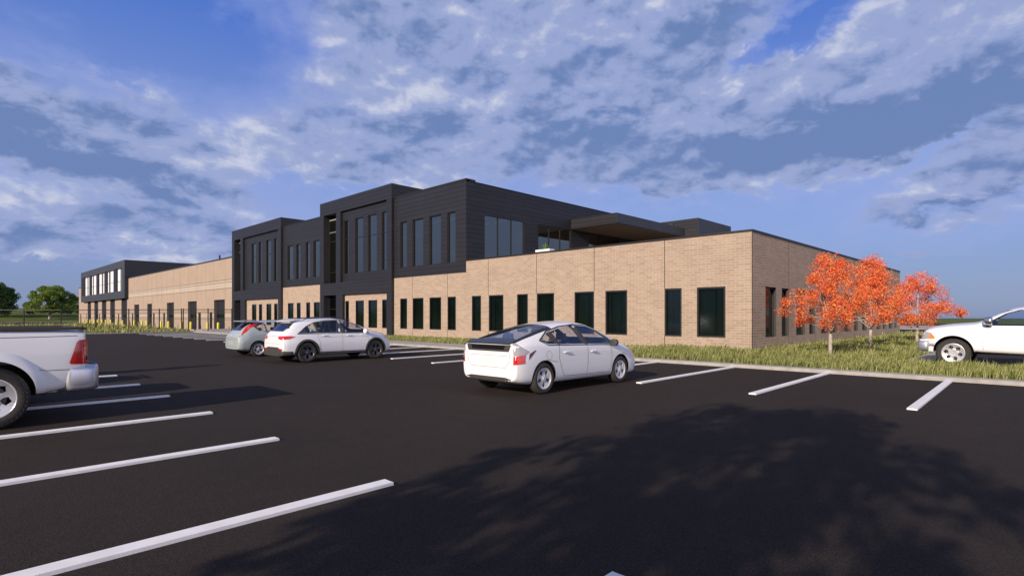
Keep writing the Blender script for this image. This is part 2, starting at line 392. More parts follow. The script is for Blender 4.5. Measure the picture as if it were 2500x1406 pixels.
# ================================================================ parking stripes (raised thermoplastic bars)
def stripe(x, y0, y1, w=.15, h=.028, skew=.022, label='', z=0.0):
    b = MB(); L = y1 - y0
    b.prism([(-w / 2, 0, .0), (w / 2, 0, 0), (w / 2 + skew * L * -1, L, 0), (-w / 2 - skew * L, L, 0)], (0, 0, h))
    o = b.build('parking_stripe', M['paint_line']); o.location = (x, y0, z + .001)
    return tag(o, label, 'stripe', 'white parking stripes')
ORD = ['first', 'second', 'third', 'fourth', 'fifth', 'sixth', 'seventh', 'eighth', 'ninth', 'tenth', 'eleventh', 'twelfth', 'thirteenth', 'fourteenth', 'fifteenth', 'sixteenth', 'seventeenth', 'eighteenth', 'nineteenth', 'twentieth']
sx = [-1.77, -4.44, -7.08, -9.74, -12.38, -15.03, -17.62, -20.35, -23.0, -25.65, -28.3, -30.95, -33.6, -36.3, -39.5, -42.0, -44.5, -47.0, -49.6, -52.1, -54.6, -57.3]
names = ['rightmost white stall stripe, nearest the camera along the kerb', 'second white stall stripe from the right along the kerb', 'white stall stripe just right of the white hatchback',
         'white stall stripe hidden behind the white hatchback', 'white stripe running behind the white hatchback tail', 'stripe whose near end shows left of the white hatchback tail',
         'stripe ending just right of the white crossover front wheel', 'stripe passing under the white crossover']
for i, x in enumerate(sx):
    far = names[i] if i < len(names) else None
    y0 = 11.52 + (.0 if i < 6 else .1) + (.35 if i > 12 else 0)
    stripe(x, y0, 17.18, label=far or '%s white stall stripe beyond the white crossover, counting away from the viewpoint' % ORD[i - 8])
# left row, across the aisle: x of right edge of near end
lx = [(-4.565, 2.98), (-7.22, 3.02), (-9.93, 3.08), (-12.63, 3.14), (-15.2, 3.18), (-17.9, 3.23), (-20.82, 3.27), (-23.5, 3.3), (-26.2, 3.33), (-28.9, 3.36)]
ln = ['longest foreground stripe, nearest the camera at lower left', 'second stripe up from the lower left', 'stripe under the near side of the white pickup tail',
      'stripe passing behind the white pickup rear tyre', 'stripe crossing the pickup shadow beyond its bumper', 'short end of stripe beside the pickup bumper',
      'shortest stripe end beside the pickup tail lamp', 'stripe hidden beyond the pickup', 'next stripe hidden beyond the pickup', 'last stripe hidden beyond the pickup']
for (x, y), l in zip(lx, ln):
    o = stripe(x + .124, y - 5.5, y, label=l)
stripe(-1.765, 2.885 - 5.5, 2.885, label='stripe whose tip just enters the bottom edge of the picture')

# ================================================================ buildings
YF = 23.77
def wall(name, mats, parent, u0, u1, z0, z1, holes=(), y=YF, axis='x', depth=.16, rev=1, cap=True):
    """vertical wall sheet with rectangular openings and reveals. axis x: faces -Y at y; axis y: faces +X at x=y"""
    def P(u, w, d): return (u, y + d, w) if axis == 'x' else (y - d, u, w)
    us = sorted({u0, u1, *[h[0] for h in holes], *[h[1] for h in holes]}); zs = sorted({z0, z1, *[h[2] for h in holes], *[h[3] for h in holes]})
    us = [u for u in us if u0 <= u <= u1]; zs = [w for w in zs if z0 <= w <= z1]
    b = MB()
    for i in range(len(us) - 1):
        for j in range(len(zs) - 1):
            uc, wc = (us[i] + us[i + 1]) / 2, (zs[j] + zs[j + 1]) / 2
            if any(h[0] < uc < h[1] and h[2] < wc < h[3] for h in holes): continue
            b.poly([P(us[i], zs[j], 0), P(us[i + 1], zs[j], 0), P(us[i + 1], zs[j + 1], 0), P(us[i], zs[j + 1], 0)], 0)
    for h in holes:
        a, c, e, g = max(h[0], u0), min(h[1], u1), max(h[2], z0), min(h[3], z1); d = h[4] if len(h) > 4 else depth
        b.poly([P(a, e, 0), P(a, g, 0), P(a, g, d), P(a, e, d)], rev); b.poly([P(c, e, 0), P(c, e, d), P(c, g, d), P(c, g, 0)], rev)
        b.poly([P(a, g, 0), P(c, g, 0), P(c, g, d), P(a, g, d)], rev)
        if h[2] > z0 - 1e-6: b.poly([P(a, e, 0), P(a, e, d), P(c, e, d), P(c, e, 0)], rev)
    return b.build(name, mats, parent)
def window(parent, u0, u1, z0, z1, y=YF, axis='x', depth=.11, glass=None, fw=.055, mull=(), trans=(), blind=False, name='window', proud=.0):
    """frame with a pane as sub-part"""
    def B(b, a0, a1, d0, d1, w0, w1):
        if axis == 'x': b.box(a0, a1, y + d0, y + d1, w0, w1)
        else: b.box(y - d1, y - d0, a0, a1, w0, w1)
    b = MB(); d0, d1 = depth - .09 - proud, depth + .0
    B(b, u0 + .001, u0 + fw, d0, d1, z0 + .001, z1 - .001); B(b, u1 - fw, u1 - .001, d0, d1, z0 + .001, z1 - .001)
    B(b, u0 + fw, u1 - fw, d0, d1, z1 - fw, z1 - .001); B(b, u0 + fw, u1 - fw, d0, d1, z0 + .001, z0 + fw)
    for mx in mull: B(b, mx - .028, mx + .028, d0 + .01, d1 - .01, z0 + fw, z1 - fw)
    for tz in trans: B(b, u0 + fw, u1 - fw, d0 + .012, d1 - .012, tz - .025, tz + .025)
    o = b.build(name, M['black'], parent)
    p = MB(); B(p, u0 + fw, u1 - fw, d1 - .035, d1 - .029, z0 + fw, z1 - fw); p.build('pane', glass or M['glass'], o)
    if blind:
        bl = MB(); k = u0 + .08; dd = depth + .12
        while k < u1 - .06:
            r_ = random.Random(int(k * 977)); w = .085; a = r_.uniform(-.02, .05)
            if axis == 'x': bl.poly([(k, y + dd, z0 + .02), (k + w, y + dd + a, z0 + .02), (k + w, y + dd + a, z1 - .02), (k, y + dd, z1 - .02)])
            else: bl.poly([(y - dd, k, z0 + .02), (y - dd - a, k + w, z0 + .02), (y - dd - a, k + w, z1 - .02), (y - dd, k, z1 - .02)])
            k += .115 if r_.random() > .12 else .2
        bl.build('blind', M['blind'], o)
    return o
OB = tag(empty('office_building', (-38, YF, 0)), 'two-storey office building of tan brick below and black cladding above, with a roof terrace', 'building')
OB.location = (0, 0, 0)
XC, XB = -9.17, -27.46
low = [(-34.93, -34.05), (-33.36, -32.06), (-31.36, -30.06), (-29.37, -28.5), (-26.9, -26.03), (-25.31, -24.02), (-22.87, -22.0), (-21.3, -20.01), (-18.58, -17.29), (-16.58, -15.28), (-13.23, -12.36), (-11.62, -10.31)]
ZL0, ZL1 = .65, 2.88
H = [(a, c, ZL0, ZL1) for a, c in low]
wall('brick_wall', [M['brick_x'], M['dark_trim']], OB, -35.71, XB, 0, 4.42, [h for h in H if h[1] < XB])
wall('brick_wall', [M['brick_x'], M['dark_trim']], OB, XB, XC, 0, 5.15, [h for h in H if h[0] > XB])
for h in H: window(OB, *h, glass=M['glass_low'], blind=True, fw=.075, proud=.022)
hi = [(-34.93, -34.07), (-33.38, -32.09), (-31.38, -30.09), (-29.4, -28.53)]
ZH0, ZH1 = 5.15, 8.52
Hh = [(a, c, ZH0, ZH1) for a, c in hi]
wall('cladding_wall', [M['siding_x'], M['dark_trim']], OB, -35.71, XB, 4.42, 10.46, Hh, depth=.18)
for h in Hh: window(OB, *h, depth=.16, fw=.05)
# side wall
side = [(25.27, 26.57), (27.28, 28.19), (29.3, 30.6), (31.31, 32.2), (33.33, 34.6), (35.4, 36.3), (37.88, 39.17), (40.24, 41.15), (42.2, 43.5), (44.3, 45.17), (46.25, 47.53), (48.3, 49.16), (50.26, 51.59), (52.33, 53.15)]
Hs = [(a, c, .66, 2.89) for a, c in side]
wall('brick_wall', [M['brick_y'], M['dark_trim']], OB, YF, 54.41, 0, 5.15, Hs, y=XC, axis='y', depth=.2)
for h in Hs: window(OB, *h, y=XC, axis='y', depth=.19, glass=M['glass_low'], fw=.06, blind=False)
# back walls and roofs close the building
b = MB(); b.poly([(XC, 54.41, 0), (-68.8, 54.41, 0), (-68.8, 54.41, 5.15), (XC, 54.41, 5.15)]); b.build('back_wall', M['brick_x'], OB)
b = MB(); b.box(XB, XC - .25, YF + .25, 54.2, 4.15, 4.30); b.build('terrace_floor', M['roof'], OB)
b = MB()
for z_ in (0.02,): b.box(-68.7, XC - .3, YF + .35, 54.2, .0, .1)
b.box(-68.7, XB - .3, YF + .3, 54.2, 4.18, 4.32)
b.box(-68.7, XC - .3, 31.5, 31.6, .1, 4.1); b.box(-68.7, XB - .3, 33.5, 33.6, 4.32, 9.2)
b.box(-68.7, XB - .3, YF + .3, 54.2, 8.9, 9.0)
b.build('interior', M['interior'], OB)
# parapet caps
b = MB(); b.box(XB + .001, XC + .03, YF - .03, YF + .28, 5.15, 5.24); b.box(XC - .28, XC + .03, YF + .281, 54.44, 5.15, 5.24); b.box(XB + .001, XC - .29, 54.15, 54.44, 5.15, 5.24); b.build('parapet_cap', M['black'], OB)
b = MB(); b.box(XB + .001, XC - .26, YF + .24, YF + .27, 4.3, 5.148); b.box(XC - .27, XC - .24, YF + .28, 54.15, 4.3, 5.148); b.build('parapet_back', M['dark_trim'], OB)
b = MB(); b.box(-35.70, XB + .02, YF - .02, YF + .30, 10.46, 10.54); b.box(XB - .3, XB + .02, YF + .301, YF + .8, 10.40, 10.54); b.box(XB - .25, XB + .02, YF + .8, 54.4, 10.36, 10.43); b.build('parapet_cap', M['black'], OB)
# control joints in the brick
for x in (-33.38, -29.38, -25.36, -21.32, -17.28, -13.23):
    top = 4.42 if x < XB else 5.15
    for z0, z1 in ((0, ZL0), (ZL1, top)) if any(abs(h[0] - x) < .1 or abs(h[1] - x) < .1 for h in H) else ((0, top),):
        b = MB(); b.box(x - .014, x + .014, YF - .004, YF + .01, z0, z1 - .002); b.build('control_joint', M['black'], OB)
b = MB(); b.box(XC - .012, XC + .005, YF - .005, YF + .016, 0, 5.149); b.build('control_joint', M['black'], OB)
for y_ in (28.22, 32.24, 36.4, 40.2, 44.25, 48.25, 52.3):
    b = MB(); b.box(XC - .01, XC + .004, y_ - .012, y_ + .012, 0, 5.149); b.build('control_joint', M['black'], OB)
# terrace side wall of the upper storey
Ht = [(25.36, 29.29, 5.0, 8.40, .14), (30.76, 34.66, 5.0, 8.40, .14), (37.0, 41.5, 4.4, 8.30, .14)]
wall('cladding_wall', [M['siding_y'], M['dark_trim']], OB, YF, 54.4, 4.3, 10.36, Ht, y=XB, axis='y', depth=.14)
for h in Ht: window(OB, h[0], h[1], h[2], h[3], y=XB, axis='y', depth=.1, mull=(h[0] + (h[1] - h[0]) / 3, h[0] + 2 * (h[1] - h[0]) / 3), fw=.06)
b = MB(); b.box(-68.7, XB - .02, YF + .31, 54.3, 10.0, 10.1); b.build('roof', M['roof'], OB)
b = MB(); b.box(-68.8, XB, 54.35, 54.4, 4.3, 10.36); b.box(-68.79, -68.75, YF, 54.4, 8.4, 10.36); b.build('back_wall', M['siding_x'], OB)
# canopy over the terrace, penthouse block, vent
cx0, cx1, cy0, cy1 = XB + .01, -23.2, 34.69, 45.3
b = MB(); b.box(cx0, cx1, cy0, cy1, 8.50, 9.20, 0, skip='r'); b.build('canopy', M['siding_x'], OB)
b = MB(); b.box(cx1 + .001, cx1 + .012, cy0, cy1, 8.50, 9.20); b.build('canopy_fascia', M['steel_dark'], OB)
b = MB(); b.box(cx0, cx1 + .03, cy0 - .02, cy1, 8.43, 8.497); b.build('canopy_edge', M['black'], OB)
b = MB(); b.box(cx0 + .1, cx1 - .05, cy0 + .08, cy1, 8.40, 8.428); b.build('soffit', M['soffit'], OB)
b = MB(); b.box(-31, -22, 45.2, 51.9, 4.3, 9.99, 0, skip='r'); b.build('rooftop_block', M['siding_x'], OB)
b = MB(); b.box(-22 + .001, -21.985, 45.2, 51.9, 4.3, 9.99); b.build('rooftop_block_side', M['steel_dark'], OB)
b = MB(); b.box(-24.72, -24.28, 45.06, 45.19, 9.34, 9.74); b.build('roof_vent', M['dark_trim'], OB)
b = MB(); b.box(-24.62, -24.38, 45.04, 45.058, 9.45, 9.63); b.build('vent_louvre', M['black'], OB)

# ---- the two projecting towers and the walls between
YT = 23.54
def tower(xl, xr, top, slot, rec, lowx, name='tower_wall'):
    s0, s1 = slot; r0, r1 = rec; l0, l1 = lowx
    holes = [(s0, s1, 4.42, top - 1.13, .66), (r0, r1, 4.44, top - 1.12, YF - YT), (s0, s1, 0.0, 3.38, .66), (l0, l1, 0.0, 3.38, YF - YT)]
    wall(name, [M['siding_x'], M['siding_y']], OB, xl, xr, 0, top, holes, y=YT)
    b = MB()
    b.poly([(xr, YT, 0), (xr, YF, 0), (xr, YF, 10.4), (xr, YT, 10.4)]); b.poly([(xr, YT, 10.4), (xr, 34, 10.4), (xr, 34, top), (xr, YT, top)])
    b.build('tower_side', M['siding_y'], OB); b = MB()
    b.poly([(xl, YF, 0), (xl, YT, 0), (xl, YT, top), (xl, YF, top)]); b.poly([(xl, 34, 10.0), (xl, YF, 10.0), (xl, YF, top), (xl, 34, top)])
    b.build('tower_side', M['siding_y'], OB)
    b = MB(); b.poly([(xl, YT, top - .05), (xr, YT, top - .05), (xr, 34, top - .05), (xl, 34, top - .05)]); b.poly([(xr, 34, 10), (xl, 34, 10), (xl, 34, top), (xr, 34, top)]); b.build('roof', M['roof'], OB)
    # glazed slots
    window(OB, s0, s1, 4.42, top - 1.13, y=YT, depth=.62, mull=(s0 + (s1 - s0) * .62,), trans=(4.42 + 1.0, top - 1.13 - 2.3))
    window(OB, s0, s1, 0.0, 3.38, y=YT, depth=.62, mull=(s0 + (s1 - s0) * .62,), trans=(2.2,), glass=M['glass_low'], name='entrance_glazing')
tower(-47.08, -35.715, 11.55, (-46.39, -44.16), (-43.44, -36.39), (-43.06, -36.39))
tower(-68.79, -55.33, 11.43, (-68.03, -66.16), (-65.41, -56.05), (-64.83, -56.02))
def bay(x0, x1, hiw, loww, hz1=8.46, ztop=10.46, brick_top=4.40, trans=None, x0b=None):
    Hl = [(a, c, ZL0, 2.85) for a, c in loww]; Hu = [(a, c, 5.13, hz1) for a, c in hiw]
    wall('brick_wall', [M['brick_x'], M['dark_trim']], OB, x0b or x0, x1, 0, brick_top, Hl)
    wall('cladding_wall', [M['siding_x'], M['dark_trim']], OB, x0, x1, brick_top, ztop, Hu, depth=.18)
    for h in Hl: window(OB, *h, glass=M['glass_low'], blind=True, fw=.07, proud=.02)
    for h in Hu: window(OB, *h, depth=.16, trans=(trans,) if trans else (), fw=.05)
bay(-43.44, -36.39, [(-43.28, -42.47), (-41.41, -40.16), (-39.42, -38.13), (-37.42, -36.7)], [(-43.0, -42.41), (-41.33, -40.04), (-39.36, -38.07), (-37.37, -36.7)], 9.62, 10.43, 3.6, 8.05, x0b=-43.06)
bay(-65.41, -56.05, [(-63.5, -62.26), (-61.55, -60.73), (-59.56, -58.28), (-57.56, -56.8)], [(-63.37, -62.12), (-61.44, -60.56), (-59.45, -58.18), (-57.5, -56.63)], 9.52, 10.31, 3.6, 8.05, x0b=-64.83)
bay(-55.33, -47.08, [(-54.35, -53.02), (-52.39, -51.49), (-50.39, -49.51), (-48.83, -47.59)], [(-54.23, -52.97), (-52.25, -51.43), (-50.26, -49.46), (-48.73, -47.56)])
b = MB(); b.box(-55.32, -47.09, YF - .02, YF + .3, 10.46, 10.54); b.build('parapet_cap', M['black'], OB)
# office lights seen through the upper windows
r_ = random.Random(4); b = MB()
for i in range(14):
    x = (-64 if i < 4 else -54.5 if i < 7 else -43.6 if i < 10 else -34.5) + (i if i < 4 else i - 4 if i < 7 else i - 7 if i < 10 else i - 10) * 2.0 + r_.uniform(-.4, .4)
    for y_ in (26.2, 29.5): b.box(x, x + 1.25, y_, y_ + .09, 8.72, 8.76)
for i in range(8): b.box(-44.2 + r_.uniform(-.2, .2), -43.2, 26 + i * .6, 26.06 + i * .6, 3.2, 3.24) if i < 2 else None
b.build('strip_light', M['lamp'], OB)

# ---- warehouse
WH = tag(empty('warehouse', (0, 0, 0)), 'long tan panelled warehouse with dock doors and a black framed glazed box', 'building')
def panel_mat(name, c):
    m = pbsdf(name, rough=.85, spec=.25); return speck(m, tuple(k * .96 for k in c), tuple(k * 1.04 for k in c), .5, 5)
M['panel'] = panel_mat('tan_panel', (.375, .292, .228)); M['panel_light'] = panel_mat('light_tan_panel', (.43, .365, .295))
M['groove'] = pbsdf('groove', (.09, .06, .05), .8)
docks = [(-117.41, -113.89), (-108.39, -105.39), (-96.71, -93.03), (-86.31, -82.48), (-75.67, -71.82)]
undb = [(-163.19, -158.97), (-154.94, -150.42), (-146.35, -141.72), (-137.9, -133.37), (-127.69, -122.93)]
manx = [(-119.19, -118.18), (-104.71, -103.76), (-98.74, -97.75), (-81.83, -80.77), (-77.33, -76.3), (-173.28, -171.91), (-165.12, -164.44), (-149.42, -148.44), (-130.57, -129.6)]
z0w = -.27
Hd = [(a, c, z0w, 3.58, .34) for a, c in docks] + [(a, c, z0w, 4.84, .34) for a, c in undb] + [(a, c, z0w, 2.04, .12) for a, c in manx]
# wall split in bands by colour: 0 tan, 1 reveal, 2 light band
def bandwall():
    XL, XR = -175.22, -68.80
    us = sorted({XL, XR, *[h[0] for h in Hd], *[h[1] for h in Hd]}); zs = sorted({z0w, 1.15, 1.38, 1.93, 2.04, 3.58, 4.84, 4.9, 5.63, 5.92, 8.44, 2.14})
    b = MB()
    for i in range(len(us) - 1):
        for j in range(len(zs) - 1):
            uc, wc = (us[i] + us[i + 1]) / 2, (zs[j] + zs[j + 1]) / 2
            if any(h[0] < uc < h[1] and h[2] < wc < h[3] for h in Hd): continue
            k = 2 if 4.9 < wc < 5.92 or 1.38 < wc < 1.93 else 0
            b.poly([(us[i], YF, zs[j]), (us[i + 1], YF, zs[j]), (us[i + 1], YF, zs[j + 1]), (us[i], YF, zs[j + 1])], k)
    for h in Hd:
        a, c, e, g, d = h
        b.poly([(a, YF, e), (a, YF, g), (a, YF + d, g), (a, YF + d, e)], 1); b.poly([(c, YF, e), (c, YF + d, e), (c, YF + d, g), (c, YF, g)], 1); b.poly([(a, YF, g), (c, YF, g), (c, YF + d, g), (a, YF + d, g)], 1)
    b.poly([(XL, 80, z0w), (XL, YF, z0w), (XL, YF, 8.44), (XL, 80, 8.44)], 0)
    b.build('wall', [M['panel'], M['reveal'], M['panel_light']], WH)
    g = MB()
    for x in (-117.5, -114.6, -111.1, -108.1, -105.3, -102.3, -99.7, -96.7, -93.0, -89.8, -86.2, -82.4, -78.8, -75.7, -71.7, -170.2): g.box(x - .02, x + .02, YF - .004, YF - .001, 3.6, 8.44)
    def hline(z, t):
        x = XL
        for h in sorted([h for h in Hd if h[3] > z]) + [(XR, XR, 0, 0, 0)]:
            g.box(x, h[0], YF - .006, YF - .002, z - t, z + t); x = h[1]
    for z in (1.15, 1.38, 1.93, 2.12): hline(z, .022)
    for z in (4.9, 5.63, 5.92): g.box(XL, XR, YF - .006, YF - .002, z - .028, z + .028)
    g.build('panel_joint', M['groove'], WH)
bandwall()
b = MB(); b.box(-175.25, -68.81, YF - .04, YF + .3, 8.44, 8.60); b.build('parapet_cap', M['dark_trim'], WH)
b = MB(); b.box(-175.1, -68.9, YF + .35, 80, 8.2, 8.3); b.build('roof', M['roof'], WH)
M['dockdoor'] = pbsdf('dock_door', (.014, .013, .014), .5)
for a, c, e, g, d in Hd[:10]:
    b = MB(); b.box(a, c, YF + d - .02, YF + d + .05, e, g); o = b.build('dock_door', M['dockdoor'], WH)
    b = MB(); n = 5
    for k in range(1, n + 1): b.box(a + .05, c - .05, YF + d - .028, YF + d - .021, e + k * .62 - .008, e + k * .62 + .008)
    b.build('door_joint', M['black'], o)
    b = MB(); w = (c - a - .3) / 4
    for k in range(4): b.box(a + .15 + k * w + .06, a + .15 + (k + 1) * w - .06, YF + d - .034, YF + d - .022, 1.35, 1.8)
    b.build('door_pane', M['glass_low'], o)
for i, (a, c, e, g, d) in enumerate(Hd[10:]):
    b = MB(); b.box(a, c, YF + d - .02, YF + d + .03, e, g); o = b.build('side_door', M['dockdoor'], WH)
    b = MB(); b.box(a + .3, c - .3, YF + d - .03, YF + d - .021, .3, g - .15); b.build('door_pane', M['glass'], o)
# glazed black box on the wall
bx0, bx1, by, bz0, bz1 = -167.9, -121.76, 23.15, 4.85, 11.85
wx0, wx1, wz0, wz1 = -165.9, -124.0, 6.25, 10.55
wall('box_frame', [M['steel_dark'], M['black']], WH, bx0, bx1, bz0, bz1, [(wx0, wx1, wz0, wz1, .6)], y=by)
b = MB(); b.poly([(bx1, by, bz0), (bx1, YF - .01, bz0), (bx1, YF - .01, 8.7), (bx1, by, 8.7)]); b.poly([(bx1, by, 8.6), (bx1, 70, 8.6), (bx1, 70, bz1), (bx1, by, bz1)])
b.poly([(bx0, YF, bz0), (bx0, by, bz0), (bx0, by, bz1), (bx0, YF, bz1)]); b.poly([(bx0, by, bz0), (bx0, YF, bz0), (bx1, YF, bz0), (bx1, by, bz0)])
b.poly([(bx0, by, bz1), (bx1, by, bz1), (bx1, 70, bz1), (bx0, 70, bz1)])
M['navy'] = pbsdf('dark_metal_panel', (.012, .014, .022), .45)
b.build('box_side', M['navy'], WH)
M['translucent'] = pbsdf('white_translucent_panel', (.86, .86, .88), .35)
xs = [-163.86, -160.82, -160.08, -157.7, -155.56, -154.07, -153.46, -149.42, -147.15, -144.23, -143.08, -140.75, -138.26, -136.83, -135.78, -131.89, -129.08, -126.44, -125.21, -124.0]
for a, c in zip(xs[0::2], xs[1::2]):
    o = window(WH, a, c, wz0, wz1, y=by, depth=.35, glass=M['translucent'], fw=.05, trans=(8.1,))
pg = pbsdf('grey_pane', (.20, .24, .27), .3)
M['grey_pane'] = pg
b = MB(); b.box(wx0, wx1, by + .36, by + .40, wz0, wz1); b.build('grey_glazing', M['grey_pane'], WH)
b = MB()
for a, c in ((-165.9, -163.87), (-157.7, -155.57), (-149.42, -147.16), (-140.75, -138.27), (-131.88, -129.1)): b.box(a + .01, c - .01, by + .1, by + .30, wz0, wz1)
b.build('mullion', M['black'], WH)
b = MB(); b.tube([(-80.5, 26, 8.3), (-80.5, 26, 9.75)], .11, 8); b.build('vent_pipe', M['black'], WH)
b = MB(); b.box(-64, -62, 45, 46, 10, 10.2); 

# planter on the terrace
pl = empty('planter', (-21.45, 24.62, 5.0)); pl.scale = (1, 1, 1.12); tag(pl, 'white rectangular planter with a spiky green plant behind the terrace parapet', 'planter')
b = MB(); b.prism([(-.55, -.2, 0), (.55, -.2, 0), (.55, .25, 0), (-.55, .25, 0)], (0, 0, .42)); b.build('trough', M['white'], pl)
M['agave'] = pbsdf('agave_leaf', (.12, .22, .05), .5)
b = MB(); r_ = random.Random(2)
for i in range(26):
    a = r_.uniform(0, 6.28); l = r_.uniform(.32, .52); up = r_.uniform(.15, .75); w = .022
    d = Vector((math.cos(a), math.sin(a), 0)); s_ = Vector((-math.sin(a), math.cos(a), 0)); p0 = Vector((.05, 0, .40))
    pm = p0 + d * l * .55 + Vector((0, 0, up * l)); pe = p0 + d * l + Vector((0, 0, up * l * (1.1 if up > .4 else .4)))
    b.poly([p0 - s_ * w, p0 + s_ * w, pm + s_ * w * 1.3, pm - s_ * w * 1.3]); b.poly([pm - s_ * w * 1.3, pm + s_ * w * 1.3, pe])
b.build('plant', M['agave'], pl)
b = MB(); b.box(-.6, .6, -.25, .3, -.7, -.002); b.build('stand', M['dark_trim'], pl)

# ---- bollards
M['yellow'] = pbsdf('yellow_paint', (.72, .66, .04), .45)
bx = [-159.62, -154.95, -151.47, -146.7, -143.06, -138.44, -134.78, -130.06, -124.86, -120.0, -114.79, -111.23, -105.95, -103.01, -94.62, -90.81, -84.45, -80.55, -73.91, -70.18]
bo = tag(empty('bollard', (bx[0], 22.5, z0w)), 'first yellow bollard from the far left end of the warehouse', 'bollard', 'yellow bollards along the warehouse')
b = MB(); b.lathe([(.001, 0), (.13, 0), (.13, 1.0), (.115, 1.06), (.07, 1.10), (.001, 1.115)], seg=16); b.build('post', M['yellow'], bo, sharp=40)
for i_, x in enumerate(bx[1:]):
    c = copy_tree(bo); c.location.x = x; c['label'] = '%s yellow bollard from the far left end of the warehouse' % ORD[i_ + 1]
c['label'] = 'yellow bollard nearest the black office tower, last of the row on the right'
# the two that are on their own read apart by place
# ---- fence
M['fence'] = pbsdf('fence_steel', (.012, .012, .014), .5)
def chain_mat():
    m = bpy.data.materials.new('chain_link'); m.use_nodes = True; t = m.node_tree; t.nodes.clear()
    o = t.nodes.new('ShaderNodeOutputMaterial'); mx = t.nodes.new('ShaderNodeMixShader'); tr = t.nodes.new('ShaderNodeBsdfTransparent'); df = t.nodes.new('ShaderNodeBsdfDiffuse'); df.inputs[0].default_value = (.02, .02, .022, 1)
    mx.inputs[0].default_value = .06; t.links.new(tr.outputs[0], mx.inputs[1]); t.links.new(df.outputs[0], mx.inputs[2]); t.links.new(mx.outputs[0], o.inputs[0]); return m
M['chain'] = chain_mat()
FH = 2.42
def fence(posts, label, rails=True, gate=False, z=0.0):
    fo = tag(empty('chain_link_gate' if gate else 'chain_link_fence', (posts[0][0], posts[0][1], z)), label, 'gate' if gate else 'fence')
    x0, y0 = posts[0]
    L = [(x - x0, y - y0) for x, y in posts]
    for x, y in L:
        b = MB(); b.tube([(x, y, 0), (x, y, FH)], .055, 8); b.lathe([(.06, FH - .02), (.06, FH + .03), (.001, FH + .07)], c=(x, y, 0), seg=8); b.build('post', M['fence'], fo)
    b = MB(); p = MB()
    for (xa, ya), (xb_, yb_) in zip(L[:-1], L[1:]):
        b.tube([(xa, ya, FH - .06), (xb_, yb_, FH - .06)], .035, 6); b.tube([(xa, ya, .12), (xb_, yb_, .12)], .02, 6)
        p.poly([(xa, ya, .1), (xb_, yb_, .1), (xb_, yb_, FH - .06), (xa, ya, FH - .06)])
    b.build('rail', M['fence'], fo); p.build('mesh_panel', M['chain'], fo)
    return fo
def fpt(px, dist):
    s = (px - CXP) / FPX; return (dist * (FW[0] + s * RT[0]), dist * (FW[1] + s * RT[1]))
# posts run square to the building then along the island
fence([fpt(-560, 58), fpt(-380, 58), fpt(-200, 59.3), fpt(-70, 60), fpt(58.6, 60.5), fpt(149, 61), fpt(234.8, 60), fpt(314.5, 59), fpt(389, 58), fpt(443.2, 57.4)], 'black chain link fence crossing in front of the warehouse and the hill', z=-.12)
fence([fpt(447.5, 57.3), fpt(475.6, 57), fpt(508, 56.8), fpt(566, 56.5)], 'black chain link gate section nearest the office building', gate=True, z=-.12)
# ================================================================ vehicles
def paint(name, c, coat=.8, rough=.35):
    m = pbsdf(name, c, rough, coat=coat); t = m.node_tree; return m
M['white_paint'] = paint('white_paint', (.80, .81, .84)); M['grey_paint'] = paint('grey_green_paint', (.35, .40, .41)); M['red_paint'] = paint('red_paint', (.35, .03, .04))
M['silver_paint'] = paint('silver_paint', (.42, .44, .47))
M['well'] = pbsdf('wheel_well', (.006, .006, .006), .9); M['plastic'] = pbsdf('dark_plastic', (.045, .040, .037), .6); M['gloss_black'] = pbsdf('gloss_black', (.01, .01, .011), .12)
M['tyre'] = speck(pbsdf('tyre_rubber', rough=.85), (.022, .020, .019), (.040, .036, .033), 30, bump=.001)
M['alloy'] = pbsdf('alloy', (.66, .66, .70), .38, metal=.35); M['alloy_dark'] = pbsdf('dark_alloy', (.08, .08, .09), .35, metal=.6); M['chrome'] = pbsdf('chrome', (.62, .62, .66), .16, metal=.95); M['bumper_metal'] = pbsdf('bumper_metal', (.60, .60, .66), .32, metal=.8); M['truck_alloy'] = pbsdf('truck_alloy', (.60, .60, .64), .3, metal=.6)
M['red_lens'] = pbsdf('red_lens', (.55, .012, .012), .15, coat=1); M['clear_lens'] = pbsdf('clear_lens', (.34, .34, .36), .12, coat=1); M['amber'] = pbsdf('amber_lens', (.75, .22, .02), .2, coat=1)
M['maroon_lens'] = pbsdf('maroon_lens', (.10, .006, .015), .2, coat=1)
M['seat'] = pbsdf('seat_fabric', (.035, .038, .05), .9); M['trim_in'] = pbsdf('cabin_trim', (.03, .03, .035), .9); M['seam'] = pbsdf('seam', (.10, .10, .11), .8)
M['carglass'] = glass_mat('car_glass', (.84, .88, .96), .04, rcol=(.8, .88, 1)); M['carglass_dark'] = glass_mat('dark_car_glass', (.60, .65, .74), .06, rcol=(.8, .88, 1))
def interp(tab, y):
    tab = sorted(tab)
    if y <= tab[0][0]: return tab[0][1]
    for (a, va), (b, vb) in zip(tab[:-1], tab[1:]):
        if y <= b: return va + (vb - va) * (y - a) / (b - a)
    return tab[-1][1]
